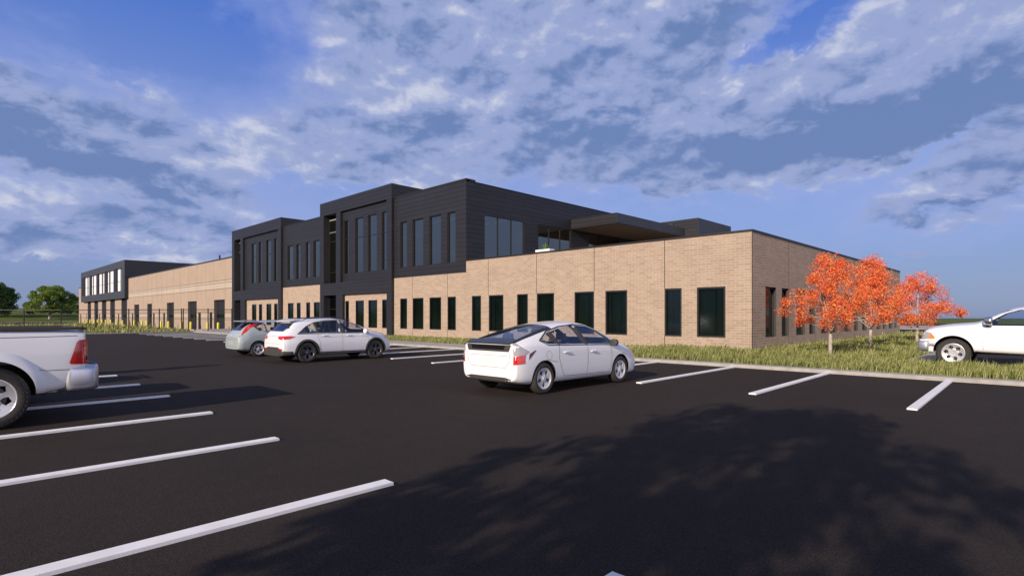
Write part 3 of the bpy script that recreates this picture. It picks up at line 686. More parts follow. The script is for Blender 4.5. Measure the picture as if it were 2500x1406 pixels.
def loft(rings, lv=3, name='m'):
    """rings: list of (y, [(x,z)...bottom centre to top centre]); closed, capped, mirrored and subdivided"""
    v = []; f = []; K = len(rings[0][1]); N = 2 * K - 2
    for y, pts in rings:
        for x, z in pts: v.append((x, y, z))
        for x, z in pts[-2:0:-1]: v.append((-x, y, z))
    for i in range(len(rings) - 1):
        for j in range(N):
            k = (j + 1) % N; f.append((i * N + j, i * N + k, (i + 1) * N + k, (i + 1) * N + j))
    def cap(i, flip):
        o = i * N; L = [o + j for j in range(K)]; Rr = [o] + [o + N - j for j in range(1, K - 1)] + [o + K - 1]
        for j in range(K - 1):
            q = [L[j], L[j + 1], Rr[j + 1], Rr[j]]; q = list(dict.fromkeys(q)); f.append(tuple(q if flip else q[::-1]))
    cap(0, True); cap(len(rings) - 1, False)
    me = bpy.data.meshes.new(name); me.from_pydata(v, [], f)
    bm = bmesh.new(); bm.from_mesh(me); bmesh.ops.recalc_face_normals(bm, faces=bm.faces); bm.to_mesh(me); bm.free()
    o = bpy.data.objects.new(name, me); C.objects.link(o)
    md = o.modifiers.new('s', 'SUBSURF'); md.levels = lv; md.render_levels = lv
    m2 = bake(o); return m2
def bake(o):
    dg = bpy.context.evaluated_depsgraph_get(); me = bpy.data.meshes.new_from_object(o.evaluated_get(dg)); old = o.data
    bpy.data.objects.remove(o); return me
def tmp(me):
    o = bpy.data.objects.new('t', me); C.objects.link(o); return o
def cut(me, cutters):
    """subtract cutter meshes from me; cutter faces keep their material"""
    for cm in cutters:
        a = tmp(me); b = tmp(cm); md = a.modifiers.new('b', 'BOOLEAN'); md.operation = 'DIFFERENCE'; md.solver = 'EXACT'; md.object = b
        try: md.material_mode = 'TRANSFER'
        except Exception: pass
        me2 = bake(a); bpy.data.objects.remove(b); me = me2
    return me
def cyl_mesh(x0, x1, y, z, r, m, seg=40):
    b = MB(); b.lathe([(.0005, x0), (r, x0), (r, x1), (.0005, x1)], axis='x', seg=seg, c=(0, y, z)); me = b.mesh(); bm = bmesh.new(); bm.from_mesh(me)
    bmesh.ops.remove_doubles(bm, verts=bm.verts, dist=.002); bmesh.ops.recalc_face_normals(bm, faces=bm.faces); bm.to_mesh(me); bm.free(); me.materials.append(m); return me
def prism_mesh(pts, vec, m):
    b = MB(); b.prism(pts, vec); me = b.mesh(); bm = bmesh.new(); bm.from_mesh(me); bmesh.ops.recalc_face_normals(bm, faces=bm.faces); bm.to_mesh(me); bm.free(); me.materials.append(m); return me
class Shell:
    def __init__(s, me):
        s.me = me; s.v = [v.co.copy() for v in me.vertices]; s.n = [n.vector.copy() for n in me.vertex_normals]; s.p = [tuple(p.vertices) for p in me.polygons]
        s.b = BVHTree.FromPolygons(s.v, s.p)
    def nrm(s, loc, idx):
        t = 0; a = Vector((0, 0, 0))
        for i in s.p[idx]:
            w = 1 / ((s.v[i] - loc).length_squared + 1e-8); a += s.n[i] * w; t += w
        return (a / t).normalized()
    def fix_normals(s, me):
        """smooth shading copied from the uncut shell, flat on the cut faces"""
        me.polygons.foreach_set('use_smooth', [True] * len(me.polygons)); out = []
        cache = {}
        for p in me.polygons:
            for li in p.loop_indices:
                vi = me.loops[li].vertex_index
                if vi not in cache:
                    co = me.vertices[vi].co; loc, n, idx, d = s.b.find_nearest(co); cache[vi] = s.nrm(loc, idx) if d < .003 else None
                n = cache[vi]
                out.append(tuple(n) if n is not None and n.dot(p.normal) > .5 else tuple(p.normal))
        me.normals_split_custom_set(out)
    def patch(s, poly, O, U, V, D, off=.004, thick=.0, grid=.07):
        """a 2D outline (u, v) in the frame O, U, V thrown along D on to the shell"""
        O, U, V, D = Vector(O), Vector(U).normalized(), Vector(V).normalized(), Vector(D).normalized()
        bm = bmesh.new(); vs = [bm.verts.new((u, v, 0)) for u, v in poly]; bm.faces.new(vs)
        us = [u for u, v in poly]; ws = [v for u, v in poly]
        for lo, hi, nv in ((min(us), max(us), (1, 0, 0)), (min(ws), max(ws), (0, 1, 0))):
            k = lo + grid
            while k < hi:
                bmesh.ops.bisect_plane(bm, geom=bm.verts[:] + bm.edges[:] + bm.faces[:], plane_co=Vector(nv) * k, plane_no=nv); k += grid
        nr = {}
        for v in bm.verts:
            P = O + U * v.co.x + V * v.co.y
            loc, n, idx, d = s.b.ray_cast(P, D, 12)
            if loc is None: loc, n, idx, d = s.b.find_nearest(P + D * 1.0)
            n = s.nrm(loc, idx); v.co = loc + n * off; nr[v.index] = n
        bm.normal_update()
        bmesh.ops.recalc_face_normals(bm, faces=bm.faces)
        f0 = bm.faces[:]
        if f0 and sum((f.normal.dot(-D)) for f in f0) < 0: bmesh.ops.reverse_faces(bm, faces=f0)
        if thick:
            bm.verts.index_update(); bm.normal_update(); r = bmesh.ops.extrude_face_region(bm, geom=bm.faces[:])
            for v in [g for g in r['geom'] if isinstance(g, bmesh.types.BMVert)]: v.co += -D * 0 + v.normal * thick
        me = bpy.data.meshes.new('patch'); bm.to_mesh(me); bm.free(); me.polygons.foreach_set('use_smooth', [True] * len(me.polygons))
        if thick: me.set_sharp_from_angle(angle=R(45))
        return me
    def side(s, poly, sgn=1, **k): return s.patch(poly, (3 * sgn, 0, 0), (0, 1, 0), (0, 0, 1), (-sgn, 0, 0), **k)
    def rear(s, poly, **k): return s.patch(poly, (0, -6, 0), (1, 0, 0), (0, 0, 1), (0, 1, 0), **k)
    def front(s, poly, **k): return s.patch(poly, (0, 6, 0), (1, 0, 0), (0, 0, 1), (0, -1, 0), **k)
    def top(s, poly, **k): return s.patch(poly, (0, 0, 4), (1, 0, 0), (0, 1, 0), (0, 0, -1), **k)
    def line(s, path, w, view='side', sgn=1, off=.003):
        """thin strip along a polyline"""
        out = []
        L = []; Rr = []
        for i, p in enumerate(path):
            a = Vector(path[max(i - 1, 0)]); b = Vector(path[min(i + 1, len(path) - 1)]); t = (b - a).normalized(); n = Vector((-t.y, t.x)) * w / 2
            L.append(tuple(Vector(p) + n)); Rr.append(tuple(Vector(p) - n))
        poly = L + Rr[::-1]
        return s.side(poly, sgn, off=off) if view == 'side' else s.rear(poly, off=off) if view == 'rear' else s.front(poly, off=off)
def join_meshes(mes):
    bm = bmesh.new()
    for m in mes: bm.from_mesh(m)
    o = bpy.data.meshes.new('j'); bm.to_mesh(o); bm.free(); return o
def mirror(poly): return [(-u, v) for u, v in poly][::-1]

def wheel(parent, x, y, z, r, w, rr, style, rimmat, side):
    e = empty('wheel', (x, y, z), 0 if side > 0 else math.pi, parent)
    b = MB(); hw = w / 2
    prof = [(rr - .01, -hw + .02), (rr + .02, -hw + .004), (r - .05, -hw), (r - .015, -hw + .02), (r, -hw + .045), (r, hw - .045), (r - .015, hw - .02), (r - .05, hw), (rr + .02, hw - .004), (rr - .008, hw - .02)]
    b.lathe(prof, axis='x', seg=40)
    if r > .39:                                       # tread blocks of the truck tyre
        for k in range(40):
            a = 2 * math.pi * k / 40
            for s_ in (-1, 1):
                c, sn = math.cos(a), math.sin(a); t = (-sn, c)
                p = [(s_ * (hw - .05), (r - .004) * c - t[0] * .012, (r - .004) * sn - t[1] * .012), (s_ * (hw - .05), (r - .004) * c + t[0] * .012, (r - .004) * sn + t[1] * .012),
                     (s_ * (hw + .003), (r - .045) * c + t[0] * .012, (r - .045) * sn + t[1] * .012), (s_ * (hw + .003), (r - .045) * c - t[0] * .012, (r - .045) * sn - t[1] * .012)]
                b.prism(p, (s_ * .006, c * .006, sn * .006))
    b.build('tyre', M['tyre'], e, sharp=50)
    b = MB(); xo = hw - .022
    b.lathe([(rr, xo + .004), (rr - .012, xo + .006), (rr - .022, xo - .004), (rr - .03, xo - .04), (rr - .035, -hw + .03)], axis='x', seg=40)
    n, r1, r2, half, dish = dict(five=(5, .30, .86, (.30, .40, .30, .34), .012), petal=(5, .30, .80, (.52, .20, .17, .40), .01), star=(5, .22, .93, (.42, .24, .22, .26), .02), truck=(6, .36, .80, (.34, .22, .21, .30), .035))[style]
    rs = [r1 * rr, (r1 + (r2 - r1) * .33) * rr, (r1 + (r2 - r1) * .7) * rr, r2 * rr]; rs = [.02] + [r1 * rr * .6] + rs + [rr - .012]
    hs = [math.pi / n, math.pi / n, math.pi / n * .98] + [h for h in half[1:3]] + [math.pi / n * .97, math.pi / n]
    dx_ = [.006, .004, .0, -.008, -.006, -.003, 0]
    for k in range(n):
        a0 = 2 * math.pi * k / n + .3
        for i in range(len(rs) - 1):
            for j in range(4):
                def pt(ii, jj, dd=0):
                    a = a0 + hs[ii] * (jj / 2 - 1); return (xo - dish * (1 - rs[ii] / rr) * 1.0 + dx_[ii] - dd, rs[ii] * math.cos(a), rs[ii] * math.sin(a))
                b.poly([pt(i, j), pt(i, j + 1), pt(i + 1, j + 1), pt(i + 1, j)])
            for s_ in (0, 4): b.poly([pt(i, s_), pt(i + 1, s_), pt(i + 1, s_, .05), pt(i, s_, .05)])
    b.lathe([(rr * .17, xo - dish + .012), (rr * .15, xo - dish + .02), (.001, xo - dish + .02)], axis='x', seg=16)
    for k in range(5):
        a = 2 * math.pi * k / 5; b.lathe([(.011, xo - dish + .0), (.011, xo - dish + .016), (.001, xo - dish + .016)], axis='x', seg=6, c=(0, rr * .24 * math.cos(a), rr * .24 * math.sin(a)))
    b.build('rim', rimmat, e, sharp=35)
    b = MB(); b.lathe([(.001, xo - .09), (rr * .62, xo - .09), (rr * .62, xo - .11), (.001, xo - .11)], axis='x', seg=24); b.build('brake_disc', M['alloy_dark'], e)
    b = MB(); b.lathe([(.001, xo - .13), (rr - .03, xo - .13)], axis='x', seg=24); b.build('hub_back', M['well'], e)
    return e
def seatset(parent, spots, base, h=.62, w=.48):
    for x, y in spots:
        rings = [(0, 0)]
        b = MB(); b.prism([(x - w / 2, y, base), (x + w / 2, y, base), (x + w * .38, y - .16, base + h), (x - w * .38, y - .16, base + h)], (0, .09, .01))
        b.prism([(x - w / 2, y + .08, base), (x + w / 2, y + .08, base), (x + w / 2, y + .5, base + .04), (x - w / 2, y + .5, base + .04)], (0, 0, .12))
        b.prism([(x - .13, y - .17, base + h + .03), (x + .13, y - .17, base + h + .03), (x + .11, y - .19, base + h + .19), (x - .11, y - .19, base + h + .19)], (0, .08, 0))
        o = b.build('seat', M['seat'], parent)

def car(sp):
    g = lambda k, y: interp(sp[k], y)
    root = empty(sp['name'])
    rings = []; inner = []
    for y in sp['st']:
        zb, w4, w5, z5, w7, top, d7 = g('zb', y), g('wm', y), g('w5', y), g('z5', y), g('w7', y), g('top', y), g('d7', y)
        z7 = top - d7; z5 = min(z5, z7 - .02)
        h = z5 - zb; w6 = (w5 + w7) / 2 + .012; z6 = (z5 + z7) / 2
        rings.append((y, [(0, zb), (w4 * .7, zb), (w4 - sp.get('tuck', .05), zb + .02), (w4 - .005, zb + h * .25), (w4, zb + h * .62), (w5 + .012, z5 - h * .10), (w5, z5), (w6, z6), (w7, z7), (w7 * .6, top - d7 * .25), (0, top)]))
    base = loft(rings, 3); base.materials.append(sp['paint']); sh = Shell(base)
    cabin = sp['cabin']
    for y in np.linspace(cabin[0], cabin[1], 14):
        w5, z5, w7, top, d7 = g('w5', y), g('z5', y), g('w7', y), g('top', y), g('d7', y); z7 = top - d7
        fl = sp.get('floor', .5); z5 = min(z5, z7 - .04); t = .06
        inner.append((y, [(0, fl), (w5 * .8, fl), (w5 - t, fl + .06), (w5 - t, z5 - .08), (w5 - t - .005, z5), ((w5 + w7) / 2 - t, (z5 + z7) / 2), (w7 - t, z7 - t * .8), (w7 * .6, top - d7 * .25 - t), (0, top - t)]))
    im = loft(inner, 2); im.materials.append(M['trim_in'])
    cutters = [im]
    for poly in sp['side_cut']: cutters.append(prism_mesh([(-1.5, y, z) for y, z in poly], (3, 0, 0), M['plastic']))
    for poly, y0, y1 in sp['end_cut']: cutters.append(prism_mesh([(x, y0, z) for x, z in poly], (0, y1 - y0, 0), M['plastic']))
    for poly, z0, z1 in sp.get('top_cut', []): cutters.append(prism_mesh([(x, y, z0) for x, y in poly], (0, 0, z1 - z0), M['plastic']))
    wr, wx = sp['arch'], sp['wellx']
    for y in sp['axles']:
        for s_ in (-1, 1): cutters.append(cyl_mesh(*( (wx, 1.3) if s_ > 0 else (-1.3, -wx)), y, sp['r'] + sp.get('archz', .02), wr, M['well']))
    for c in sp.get('extra_cut', []): cutters.append(c())
    body = cut(base, cutters); sh.fix_normals(body)
    bo = link('body', body, None, root)
    # underside, so the car does not look hollow from below
    b = MB(); zb0 = g('zb', 0)
    b.box(-wx + .02, wx - .02, sp['st'][0] + .45, sp['st'][-1] - .45, zb0 - .01, zb0 + .16)
    for y in sp['axles']: b.box(-wx + .01, wx - .01, y - .45, y + .45, sp['r'] - .08, sp['r'] + .45)
    b.build('underbody', M['well'], root)
    for poly, mt in sp['glass_side']:
        for s_ in (1, -1): link('side_window', sh.side(poly, s_, off=-.012), mt, root)
    for poly, fn, nm, mt in sp['glass_end']:
        link(nm, getattr(sh, fn)(poly, off=-.012), mt, root)
    for i, y in enumerate(sp['axles']):
        for s_ in (1, -1): wheel(root, s_ * (sp['track'] - sp['tw'] / 2), y, sp['r'], sp['r'], sp['tw'], sp['rr'], sp['style'], sp['rim'], s_)
    seatset(root, sp['seats'], sp.get('seatz', .42), sp.get('seath', .6))
    return root, sh, g
def add(root, nm, me, mt, label=None):
    if isinstance(me, list): return [add(root, nm, m_, mt, label) for m_ in me]
    o = link(nm, me, mt, root)
    if label: o['label'] = label
    return o
def seams(root, sh, paths, w=.008, mt=None, both=True):
    for s_ in (1, -1): link('door_seam', join_meshes([sh.line(p, w, 'side', s_) for p in paths]), mt or M['seam'], root)
def arch_trim(root, sh, y, z, r0, r1, a0, a1, mt, off=.014, n=40):
    """raised lip round the wheel opening, on both sides"""
    for s_ in (1, -1):
        b = MB(); rows = []
        for k in range(n + 1):
            a = R(a0 + (a1 - a0) * k / n); row = []
            for r, o in ((r0, -.06), (r0, off), (r0 + (r1 - r0) * .55, off), (r1, .001)):
                P = Vector((3 * s_, y + r * math.cos(a), z + r * math.sin(a))); loc, nn, idx, d = sh.b.ray_cast(P, Vector((-s_, 0, 0)), 4)
                if loc is None: loc, nn, idx, d = sh.b.find_nearest(Vector((s_ * 1.0, P.y, P.z))); loc = Vector((loc.x, P.y, P.z))
                row.append((loc.x + s_ * o, P.y, P.z))
            rows.append(row)
        for k in range(n):
            for j in range(3):
                q = [rows[k][j], rows[k + 1][j], rows[k + 1][j + 1], rows[k][j + 1]]; b.poly(q if s_ > 0 else q[::-1])
        me = b.mesh(); bm = bmesh.new(); bm.from_mesh(me); bmesh.ops.remove_doubles(bm, verts=bm.verts, dist=.0005); bm.to_mesh(me); bm.free()
        o = link('arch_trim', me, mt, root, True); me.set_sharp_from_angle(angle=R(50))
def mirrors(root, x, y, z, mt, s=1.0, foot=None):
    for s_ in (1, -1):
        b = MB(); q = []
        for yy, k in ((.07, .75), (.0, 1.0), (-.05, 1.0), (-.075, .92)):
            q.append((yy, [(0, -.085 * k), (.07 * k, -.08 * k), (.105 * k, -.04 * k), (.11 * k, .03 * k), (.07 * k, .085 * k), (0, .09 * k)]))
        me = loft(q, 2)
        for v in me.vertices: v.co = Vector((v.co.x * s, v.co.y * s, v.co.z * s)) + Vector((s_ * (x + .10 * s), y, z))
        o = link('side_mirror', me, mt, root, True)
        b.prism([(s_ * (x - .06), y - .03, z - .12 * s), (s_ * (x - .06), y + .07, z - .12 * s), (s_ * (x + .06), y + .03, z - .05), (s_ * (x + .06), y - .02, z - .05)], (0, 0, .035)); b.build('mirror_foot', foot or M['plastic'], o)
def handles(root, x, pts, mt, l=.2):
    for y, z in pts:
        for s_ in (1, -1):
            xx = x(y, z) if callable(x) else x
            b = MB(); b.tube([(s_ * (xx - .005), y - l / 2, z), (s_ * (xx + .03), y - l / 2 + .03, z), (s_ * (xx + .032), y + l / 2 - .03, z), (s_ * (xx - .005), y + l / 2, z)], [.012, .015, .015, .012], 8)
            b.build('door_handle', mt, root, sharp=40)

# ---------------- white hatchback
def white_hatch():
    sp = dict(name='white_hatchback', paint=M['white_paint'], r=.322, tw=.20, rr=.222, track=.868, axles=(-1.41, 1.31), arch=.355, wellx=.60, style='five', rim=M['alloy'],
        st=[-2.19, -2.15, -2.02, -1.75, -1.35, -.9, -.4, .1, .55, .95, 1.3, 1.6, 1.85, 2.05, 2.2, 2.26],
        top=[(-2.19, 1.06), (-2.02, 1.115), (-1.75, 1.20), (-1.35, 1.315), (-.9, 1.42), (-.4, 1.485), (.1, 1.50), (.55, 1.43), (.95, 1.26), (1.3, 1.08), (1.6, .985), (1.85, .90), (2.05, .81), (2.2, .68), (2.26, .56)],
        w7=[(-2.19, .63), (-1.75, .62), (-.9, .57), (.1, .57), (.55, .585), (.95, .62), (1.3, .68), (1.6, .66), (2.05, .55), (2.26, .4)],
        d7=[(-2.19, .02), (-1.75, .03), (-.9, .06), (.1, .08), (.55, .08), (.95, .06), (1.3, .04), (2.26, .03)],
        w5=[(-2.19, .73), (-2.02, .80), (-1.75, .83), (-1, .855), (0, .86), (1.0, .86), (1.6, .84), (1.85, .80), (2.05, .74), (2.2, .62), (2.26, .5)],
        z5=[(-2.19, .98), (-1.75, 1.03), (-.9, .99), (0, .955), (1.0, .90), (1.3, .88), (1.6, .84), (1.85, .78), (2.05, .70), (2.2, .6), (2.26, .5)],
        wm=[(-2.19, .79), (-2.02, .85), (-1.75, .872), (0, .873), (1.3, .873), (1.85, .86), (2.05, .80), (2.2, .68), (2.26, .55)],
        zb=[(-2.19, .30), (-2.02, .23), (-1.7, .19), (1.7, .18), (2.1, .19), (2.26, .24)],
        cabin=(-1.75, 1.28), floor=.5,
        side_cut=[[(-1.44, 1.09), (-1.10, 1.25), (-.98, 1.01), (-1.26, 1.02)], [(-.90, 1.005), (-.98, 1.27), (-.62, 1.345), (-.20, 1.385), (-.06, .985)], [(.06, .98), (-.07, 1.385), (.28, 1.36), (.62, 1.25), (.92, 1.09), (1.10, .97), (1.06, .945)]],
        end_cut=[([(-.66, 1.07), (.66, 1.07), (.50, 1.41), (-.50, 1.41)], .45, 1.7)],
        top_cut=[([(-.56, -1.92), (.56, -1.92), (.50, -1.0), (-.50, -1.0)], 1.09, 1.7)],
        glass_side=[], glass_end=[], seats=[(-.36, -.15), (.36, -.15), (-.40, -1.05), (.40, -1.05)])
    gs = sp['side_cut']; sp['glass_side'] = [(p, M['carglass']) for p in gs]
    sp['glass_end'] = [(sp['end_cut'][0][0], 'front', 'windscreen', M['carglass']), (sp['top_cut'][0][0], 'top', 'rear_window', M['carglass_dark'])]
    r, sh, g = car(sp)
    # black surround of the sloping rear window and the lower rear glass
    o = [(-.66, -2.10), (.66, -2.10), (.64, -1.6), (.57, -.88), (-.57, -.88), (-.64, -1.6)]; i = sp['top_cut'][0][0]
    ms = [sh.top(q, off=.003) for q in ([o[0], o[1], i[1], i[0]], [o[1], o[2], o[3], i[2], i[1]], [o[3], o[4], i[3], i[2]], [o[4], o[5], o[0], i[0], i[3]])]
    add(r, 'hatch_surround', join_meshes(ms), M['gloss_black'])
    add(r, 'lower_rear_glass', sh.rear([(-.60, .885), (.60, .885), (.66, 1.02), (-.66, 1.02)], off=.004), M['plastic'])
    add(r, 'rear_pane', sh.rear([(-.47, .925), (.47, .925), (.51, 1.01), (-.51, 1.01)], off=.008), M['gloss_black'])
    b = MB(); b.prism([(-.63, -2.215, 1.040), (.63, -2.215, 1.040), (.66, -2.03, 1.105), (-.66, -2.03, 1.105)], (0, .010, .016)); b.build('spoiler', M['gloss_black'], r)
    # tail lamps wrap the corner
    for s_ in (1, -1):
        D = Vector((-.62 * s_, .78, 0)).normalized(); U = Vector((.78 * s_, .62, 0)).normalized()
        O = Vector((.84 * s_, -2.05, 0)) - D * 3
        def pt(poly, off, th=0): return sh.patch(poly if s_ > 0 else poly, O, U, (0, 0, 1), D, off=off, thick=th)
        add(r, 'tail_lamp', pt([(-.17, .63), (.05, .66), (.06, .82), (-.165, .80)], .008), M['red_lens'])
        add(r, 'tail_lamp', pt([(-.165, .805), (.06, .825), (.13, .89), (-.13, 1.05), (-.19, 1.04)], .008), M['clear_lens'], 'clear upper section of the tail lamp')
        add(r, 'side_marker', pt([(.12, .72), (.25, .90), (.235, .91), (.13, .84)], .006), M['maroon_lens'])
    add(r, 'number_plate', sh.rear([(-.26, .66), (.26, .66), (.26, .78), (-.26, .78)], off=.006), pbsdf('plate', (.72, .72, .73), .4))
    add(r, 'hatch_seam', join_meshes([sh.line([(-.63, .86), (-.60, .66), (-.5, .565), (.5, .565), (.60, .66), (.63, .86)], .007, 'rear'), sh.line([(-.56, .80), (.56, .80)], .006, 'rear')]), M['seam'])
    add(r, 'diffuser', sh.rear([(-.62, .30), (.62, .30), (.66, .345), (.5, .375), (-.5, .375), (-.66, .345)], off=.006), M['plastic'])
    add(r, 'rear_skirt', sh.rear([(-.3, .30), (.3, .30), (.3, .31), (-.3, .31)], off=.007), M['plastic'])
    # pillars and window trim
    pl = [[(-.98, 1.005), (-1.10, 1.25), (-.98, 1.272), (-.90, 1.0)], [(-.06, .98), (-.20, 1.388), (-.07, 1.388), (.06, .975)]]
    add(r, 'window_pillar', list([sh.side(p, s_, off=.002) for p in pl for s_ in (1, -1)]), M['plastic'])
    tr = [[(-1.47, 1.09), (-1.27, .995), (-.9, .985), (0, .96), (1.06, .925), (1.16, .955)], [(-1.47, 1.09), (-1.1, 1.27), (-.62, 1.365), (-.1, 1.405), (.28, 1.38), (.62, 1.27), (.92, 1.11), (1.16, .955)]]
    add(r, 'window_trim', list([sh.line(p, .024, 'side', s_) for p in tr for s_ in (1, -1)]), M['plastic'])
    add(r, 'quarter_panel', list([sh.side([(.98, .955), (1.10, .965), (1.34, .875), (1.14, .885)], s_, off=.003) for s_ in (1, -1)]), M['carglass_dark'])
    seams(r, sh, [[(-.94, .99), (-.96, .72), (-.88, .5), (-.78, .33)], [(-.78, .33), (0, .315), (.86, .31)], [(.02, .96), (.03, .6), (.0, .32)], [(.92, .92), (.94, .7), (.92, .42), (.86, .31)], [(-1.62, .60), (-1.35, .70), (-1.0, .64)]])
    add(r, 'fuel_cap', join_meshes([sh.line([(-1.27 + .085 * math.cos(a), .79 + .085 * math.sin(a)) for a in np.linspace(0, 6.28, 18)], .005, 'side', 1)]), M['seam'])
    handles(r, .862, [(-.72, .83), (.22, .81)], M['white_paint'])
    mirrors(r, .85, .95, .98, M['plastic'], .95)
    for s_ in (1, -1):
        add(r, 'head_lamp', sh.patch([(-.22, -.07), (.06, -.03), (.22, .10), (.05, .12)], Vector((.62 * s_, 2.0, .72)) + Vector((1.2 * s_, 1.6, 1.2)), Vector((.8 * s_, -.6, 0)), (0, 0, 1), Vector((-1.2 * s_, -1.6, -1.2)), off=.005), M['clear_lens'])
    add(r, 'front_grille', sh.front([(-.45, .27), (.45, .27), (.52, .42), (-.52, .42)], off=.004), M['plastic'])
    return r
WH1 = white_hatch(); tag(WH1, 'white five-door hatchback with a black sloping rear window, parked alone nearest the brick corner', 'car')
WH1.location = (-8.35, 10.03, 0); WH1.scale = (1, 1.015, 1)

# ---------------- white crossover
def white_suv():
    sp = dict(name='white_crossover', paint=M['white_paint'], r=.37, tw=.24, rr=.262, track=.935, axles=(-1.40, 1.47), arch=.42, archz=.02, wellx=.64, style='star', rim=M['alloy_dark'],
        st=[-2.30, -2.26, -2.14, -1.98, -1.8, -1.5, -.9, -.2, .45, .9, 1.3, 1.6, 1.9, 2.12, 2.27, 2.34],
        top=[(-2.30, .98), (-2.26, 1.05), (-2.14, 1.20), (-1.98, 1.36), (-1.8, 1.52), (-1.5, 1.60), (-.9, 1.645), (-.2, 1.655), (.45, 1.59), (.9, 1.42), (1.3, 1.20), (1.6, 1.115), (1.9, 1.06), (2.12, .98), (2.27, .84), (2.34, .66)],
        w7=[(-2.30, .66), (-2.1, .66), (-1.8, .62), (-.9, .62), (.45, .62), (.9, .66), (1.3, .72), (1.6, .70), (2.12, .58), (2.34, .42)],
        d7=[(-2.30, .04), (-2.0, .05), (-1.5, .07), (-.2, .09), (.45, .09), (.9, .07), (1.3, .05), (2.34, .04)],
        w5=[(-2.30, .78), (-2.14, .84), (-1.8, .88), (-1, .90), (1.0, .90), (1.6, .88), (1.9, .84), (2.12, .77), (2.27, .64), (2.34, .52)],
        z5=[(-2.30, .90), (-2.14, .99), (-1.8, 1.045), (-1, 1.06), (0, 1.05), (1.0, 1.02), (1.3, 1.0), (1.6, .96), (1.9, .90), (2.12, .82), (2.27, .7), (2.34, .56)],
        wm=[(-2.30, .84), (-2.14, .90), (-1.8, .94), (0, .935), (1.47, .945), (1.9, .92), (2.12, .86), (2.27, .73), (2.34, .58)],
        zb=[(-2.30, .40), (-2.14, .32), (-1.8, .27), (1.8, .25), (2.2, .26), (2.34, .32)], tuck=.04,
        cabin=(-1.85, 1.24), floor=.55,
        side_cut=[[(-1.72, 1.07), (-1.40, 1.31), (-1.06, 1.46), (-.98, 1.08)], [(-.92, 1.08), (-1.00, 1.475), (-.5, 1.535), (-.06, 1.545), (-.02, 1.08)], [(.06, 1.075), (.02, 1.545), (.34, 1.52), (.70, 1.39), (1.05, 1.17), (1.16, 1.06)]],
        end_cut=[([(-.68, 1.17), (.68, 1.17), (.54, 1.55), (-.54, 1.55)], .3, 1.6), ([(-.55, 1.15), (.55, 1.15), (.66, 1.27), (.56, 1.45), (-.56, 1.45), (-.66, 1.27)], -2.6, -1.6)],
        seats=[(-.38, -.2), (.38, -.2), (-.40, -1.1), (.40, -1.1), (0, -1.1)], seatz=.52, seath=.68)
    sp['glass_side'] = [(p, M['carglass']) for p in sp['side_cut']]
    sp['glass_end'] = [(sp['end_cut'][0][0], 'front', 'windscreen', M['carglass']), (sp['end_cut'][1][0], 'rear', 'rear_window', M['carglass_dark'])]
    r, sh, g = car(sp)
    for s_ in (1, -1):
        q = [(.40, .93), (.42, .83), (.62, .80), (.86, .84), (.86, .95), (.44, .965)]
        D = Vector((-.5 * s_, .866, 0)).normalized(); U = Vector((.866 * s_, .5, 0)).normalized(); O = Vector((.80 * s_, -2.15, 0)) - D * 3
        add(r, 'tail_lamp', sh.patch([(-.36, .97), (-.34, .885), (-.1, .85), (.10, .875), (.24, .955), (.12, .99), (-.34, .985)], O, U, (0, 0, 1), D, off=.008), M['red_lens'])
        add(r, 'reflector', sh.rear([(s_ * .5, .50), (s_ * .78, .47), (s_ * .80, .52), (s_ * .52, .545)][::s_], off=.01), M['red_lens'])
        b = MB(); b.box(s_ * .62 - .13, s_ * .62 + .13, -2.33, -2.2, .315, .375); b.build('exhaust_tip', M['chrome'], r)
    add(r, 'bumper_trim', sh.rear([(-.80, .40), (.80, .40), (.85, .45), (.66, .49), (.45, .58), (-.45, .58), (-.66, .49), (-.85, .45)], off=.006), M['plastic'])
    q = []
    for y, w in ((-2.335, .80), (-2.31, .845), (-2.2, .90), (-2.0, .94), (-1.86, .95)): q.append((y, [(0, .26), (w * .7, .26), (w - .03, .27), (w, .33), (w, .42), (w - .02, .455), (0, .455)]))
    link('lower_bumper', loft(q, 2), M['plastic'], r, True)
    add(r, 'sill_trim', list([sh.side([(-1.0, .27), (1.05, .265), (1.05, .37), (-1.0, .375)], s_, off=.008) for s_ in (1, -1)]), M['plastic'])
    add(r, 'chrome_strip', list([sh.line([(-.95, .305), (1.0, .30)], 0.022, 'side', s_, off=.014) for s_ in (1, -1)]), M['chrome'])
    for y in sp['axles']: arch_trim(r, sh, y, .39, .405, .475, -14, 194, M['plastic'])
    add(r, 'window_pillar', list([sh.side(p, s_, off=.002) for p in ([(-.02, 1.08), (-.06, 1.55), (.02, 1.55), (.06, 1.075)], [(-.98, 1.08), (-1.06, 1.465), (-1.0, 1.48), (-.92, 1.08)]) for s_ in (1, -1)]), M['plastic'])
    tr = [[(-1.76, 1.055), (0, 1.06), (1.2, 1.045)]]
    add(r, 'window_trim', list([sh.line(p, .022, 'side', s_) for p in tr for s_ in (1, -1)]), M['plastic'])
    add(r, 'window_trim', list([sh.line([(-1.76, 1.055), (-1.40, 1.325), (-1.06, 1.475), (-.5, 1.55), (0, 1.56), (.34, 1.535), (.70, 1.405), (1.2, 1.05)], .018, 'side', s_) for s_ in (1, -1)]), M['gloss_black'])
    seams(r, sh, [[(.0, 1.05), (.01, .7), (.0, .36)], [(1.12, 1.03), (1.12, .7), (1.06, .36)], [(-.98, 1.06), (-1.0, .9), (-.92, .78), (-.88, .36)]], .007)
    add(r, 'crease', list([sh.line([(-.9, .93), (1.1, .91)], .006, 'side', s_) for s_ in (1, -1)]), M['seam'])
    add(r, 'hatch_seam', join_meshes([sh.line([(-.62, 1.02), (-.60, .70), (.60, .70), (.62, 1.02)], .006, 'rear')]), M['seam'])
